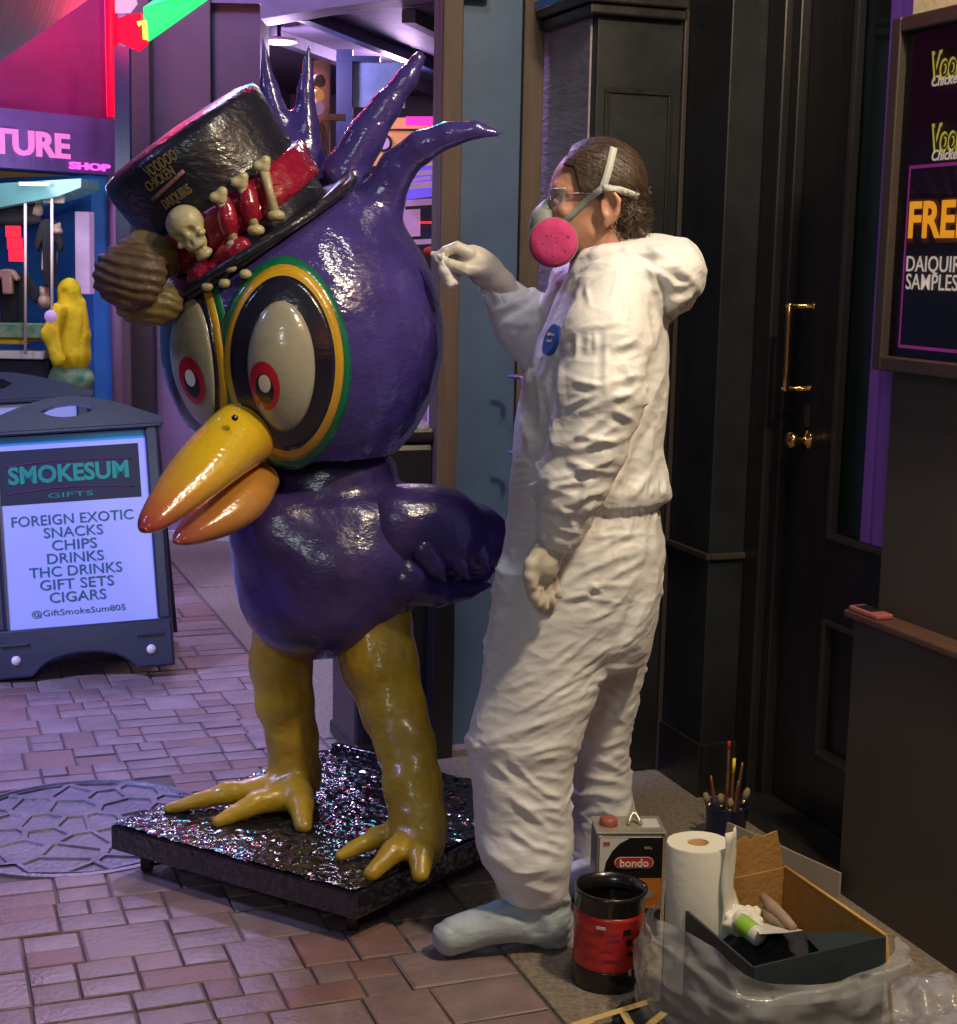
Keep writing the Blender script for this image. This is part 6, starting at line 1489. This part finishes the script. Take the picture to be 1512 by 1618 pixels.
# clear plastic film around the box
def plastic():
    m, t, b = newmat('clear crumpled plastic'); b.inputs['Base Color'].default_value = (.62, .62, .62, 1); b.inputs['Roughness'].default_value = .13; b.inputs['Specular IOR Level'].default_value = .9
    b.inputs['Coat Weight'].default_value = .6
    tc = N(t, 'ShaderNodeTexCoord'); no = N(t, 'ShaderNodeTexNoise'); no.noise_type = 'RIDGED_MULTIFRACTAL'; no.inputs['Scale'].default_value = 20; no.inputs['Detail'].default_value = 4
    mp = N(t, 'ShaderNodeMapping'); mp.inputs['Rotation'].default_value = (0, R_(35), 0); mp.inputs['Scale'].default_value = (.5, .8, 1.6); t.links.new(tc.outputs['Object'], mp.inputs[0]); t.links.new(mp.outputs[0], no.inputs['Vector'])
    bp_ = N(t, 'ShaderNodeBump'); bp_.inputs['Strength'].default_value = .9; bp_.inputs['Distance'].default_value = .012; t.links.new(no.outputs[0], bp_.inputs['Height']); t.links.new(bp_.outputs[0], b.inputs['Normal'])
    mr = N(t, 'ShaderNodeMapRange'); mr.inputs[1].default_value = .3; mr.inputs[2].default_value = 1.6; mr.inputs[3].default_value = .38; mr.inputs[4].default_value = .95; t.links.new(no.outputs[0], mr.inputs[0]); t.links.new(mr.outputs[0], b.inputs['Alpha'])
    return m
M['film'] = plastic()
# film: a sheet swept round the left and front of the box, bulging low and gathered
path = [G(1062, 1405, .25), G(1046, 1415, .25), G(1060, 1450, .25), G(1118, 1498, .25), G(1190, 1540, .25), G(1300, 1515, .25), G(1400, 1488, .25), G(1415, 1480, .25)]
path = np.array(path)[:, :2]; tt = np.linspace(0, len(path)-1, 90); px_ = np.stack([np.interp(tt, range(len(path)), path[:, 0]), np.interp(tt, range(len(path)), path[:, 1])], 1)
for _ in range(12): px_[1:-1] = (px_[:-2]+2*px_[1:-1]+px_[2:])/4
cxy = ((bBL+bFR)/2)[:2]; v = []; f = []; nv = 40
for i, q in enumerate(px_):
    for j in range(nv):
        u = j/(nv-1); z = .262*(1-u)+.004; d = q-cxy; d = d/np.linalg.norm(d)
        topd = .040*math.sin(i*.16+1)*(u < .2)
        v.append([*(q+d*(.012+.030*math.sin(u*math.pi*.8)+.010*u)), z+ (-.030*(1-u)**2*(1+math.sin(i*.11+.5)) if j < 8 else 0)])
v = np.array(v); nz = .012*fbm(v*[13, 13, 20])+.010*(1-2*np.abs(perlin(v*[9, 9, 26]+4)))
d = v[:, :2]-cxy; d /= np.linalg.norm(d, axis=1)[:, None]; v[:, :2] += d*nz[:, None]; v[:, 2] = np.maximum(v[:, 2]+.3*nz, .004)
for i in range(89):
    for j in range(nv-1): q = i*nv+j; f.append((q, q+nv, q+nv+1, q+1))
fl = mesh('plastic_film', v, f, M['film'], None, True); tag(fl, 'clear crumpled plastic film wrapped round the front of the cardboard box', 'plastic film')
# second bag at the corner of the frame
c = G(1460, 1650, .0); o = blob('plastic_bag', lambda p: np.maximum(ell(p, c+[0.02, 0, .04], (.105, .10, .085)), .003-p[:, 2]), c-[.16, .16, 0], c+[.2, .16, .2], .006, M['film'], disp=lambda v: .016*(1-2*np.abs(perlin(v*18)))+.006*fbm(v*40)); tag(o, 'small crumpled clear plastic bag by the wall ledge side', 'plastic bag')
# stirring sticks on a dark cloth
M['stick'] = mat('pale wood', (.62, .43, .17), .6, bump=.2, bscale=60, stretch=(1, 6, 1)); 
cl_ = crum('dark_cloth', G(1035, 1612, .012), (.085, .08, .015), M['blk'], 'dark crumpled cloth on the concrete by the plastic film', 'cloth', 5)
for i, ((a, b_), lb) in enumerate(((((905, 1620), (1040, 1578)), 'long pale wooden stirring stick lying nearest the red can'), (((985, 1600), (1008, 1640)), 'short wooden stick crossing under the long one'), (((1000, 1640), (1050, 1600)), 'wooden stick pointing at the plastic film'), (((880, 1640), (935, 1612)), 'wooden stick at the lower end of the long one'))):
    p0_, p1_ = G(*a, .03+.004*i), G(*b_, .034+.004*i); d = (p1_-p0_); L = np.linalg.norm(d); s_ = np.cross(d/L, [0, 0, 1.])
    o = box3('stirring_stick', (p0_+p1_)/2, d/2, s_*.0085, np.cross(s_, d/L)*.0012, M['stick'], None, .0008); tag(o, lb, 'stick', 'wooden sticks by the red can')
# pale board leaning against the wall behind the box
M['pale'] = mat('pale cardboard', (.36, .30, .23), .75, var=.08)
q0_ = G(1335, 1420); q0_ = q0_+Wf*-.02; dq = Uf*.42-Wf*.10; zt2 = P(1300, 1343, q0_[1]+.15)[2]
o = prism('cardboard_sheet', [q0_, q0_+dq, q0_+dq+Wf*.006, q0_+Wf*.006], .002, zt2, M['pale']); tag(o, 'pale flattened cardboard sheet standing against the wall behind the box', 'cardboard')
# blue tub of brushes
M['bluetub'] = mat('dark blue plastic', (.012, .018, .10), .4, var=.2); bt = G(1146, 1326); kb = 3.97/FP
tub = empty('brush_tub', bt); tag(tub, 'dark blue tub full of paint brushes against the black pilaster', 'brush tub')
lathe('tub', bt, (0, 0, 1), [(.046, 0), (.05, .004), (.057, .098), (.059, .10), (.055, .10), (.048, .01), (.0001, .008)], M['bluetub'], tub, n=36); settle(tub)
M['hnd'] = mat('brush handle', (.16, .07, .03), .35, coat=.5, var=.4, vscale=20); M['bris'] = mat('brush bristles', (.30, .22, .13), .8, bump=.6, bscale=90, stretch=(1, 1, .1)); M['ferr'] = mat('brush ferrule', (.42, .34, .20), .3, 1.)
desc = ['tall brush with a red tipped handle at the centre', 'brush with a yellow banded handle', 'short brush leaning left with pale bristles', 'brush with bristles up at the left', 'brush with bristles up left of the middle', 'stubby brush in the middle', 'thin brush right of the middle', 'brush leaning right with pale bristles', 'dark handled brush leaning far right']
for i, (dx, dy, tx0, tz, up) in enumerate(((0, .01, .0, .27, 0), (.014, 0, .014, .225, 0), (-.038, .0, -.060, .13, 1), (-.030, .01, -.045, .175, 0), (-.018, -.02, -.022, .135, 1), (.005, -.03, .004, .125, 1), (.022, .0, .028, .165, 0), (.03, -.015, .052, .15, 1), (.03, .02, .040, .21, 0))):
    a = bt+[dx*.6, dy*.5, .015]; b_ = bt+[tx0, dy, tz]; d = b_-a; br_ = empty('paint_brush', a); tag(br_, desc[i]+' in the blue tub', 'brush', 'brushes in the blue tub')
    if up:
        tube('handle', [a, a+d*.62], [.004, .006], M['hnd'], br_, n=8); tube('ferrule', [a+d*.62, a+d*.76], [.0085, .009], M['ferr'], br_, n=10); tube('bristles', [a+d*.76, a+d*.9, b_], [.0085, .0095, .005], M['bris'], br_, n=10)
    else:
        tube('handle', [a, a+d*.5, a+d*.9, b_], [.006, .005, .0042, .003], M['hnd'], br_, n=8)
        if i < 2: tube('tip', [a+d*(.93 if i == 0 else .82), b_+[0, 0, .002]], [.0050, .0045], M['tinred'] if i == 0 else M['yel'], br_, n=8)
    settle(br_)
# black parcel on the platform's far side between the worker's shins is left to the shade
settle(person) if False else None
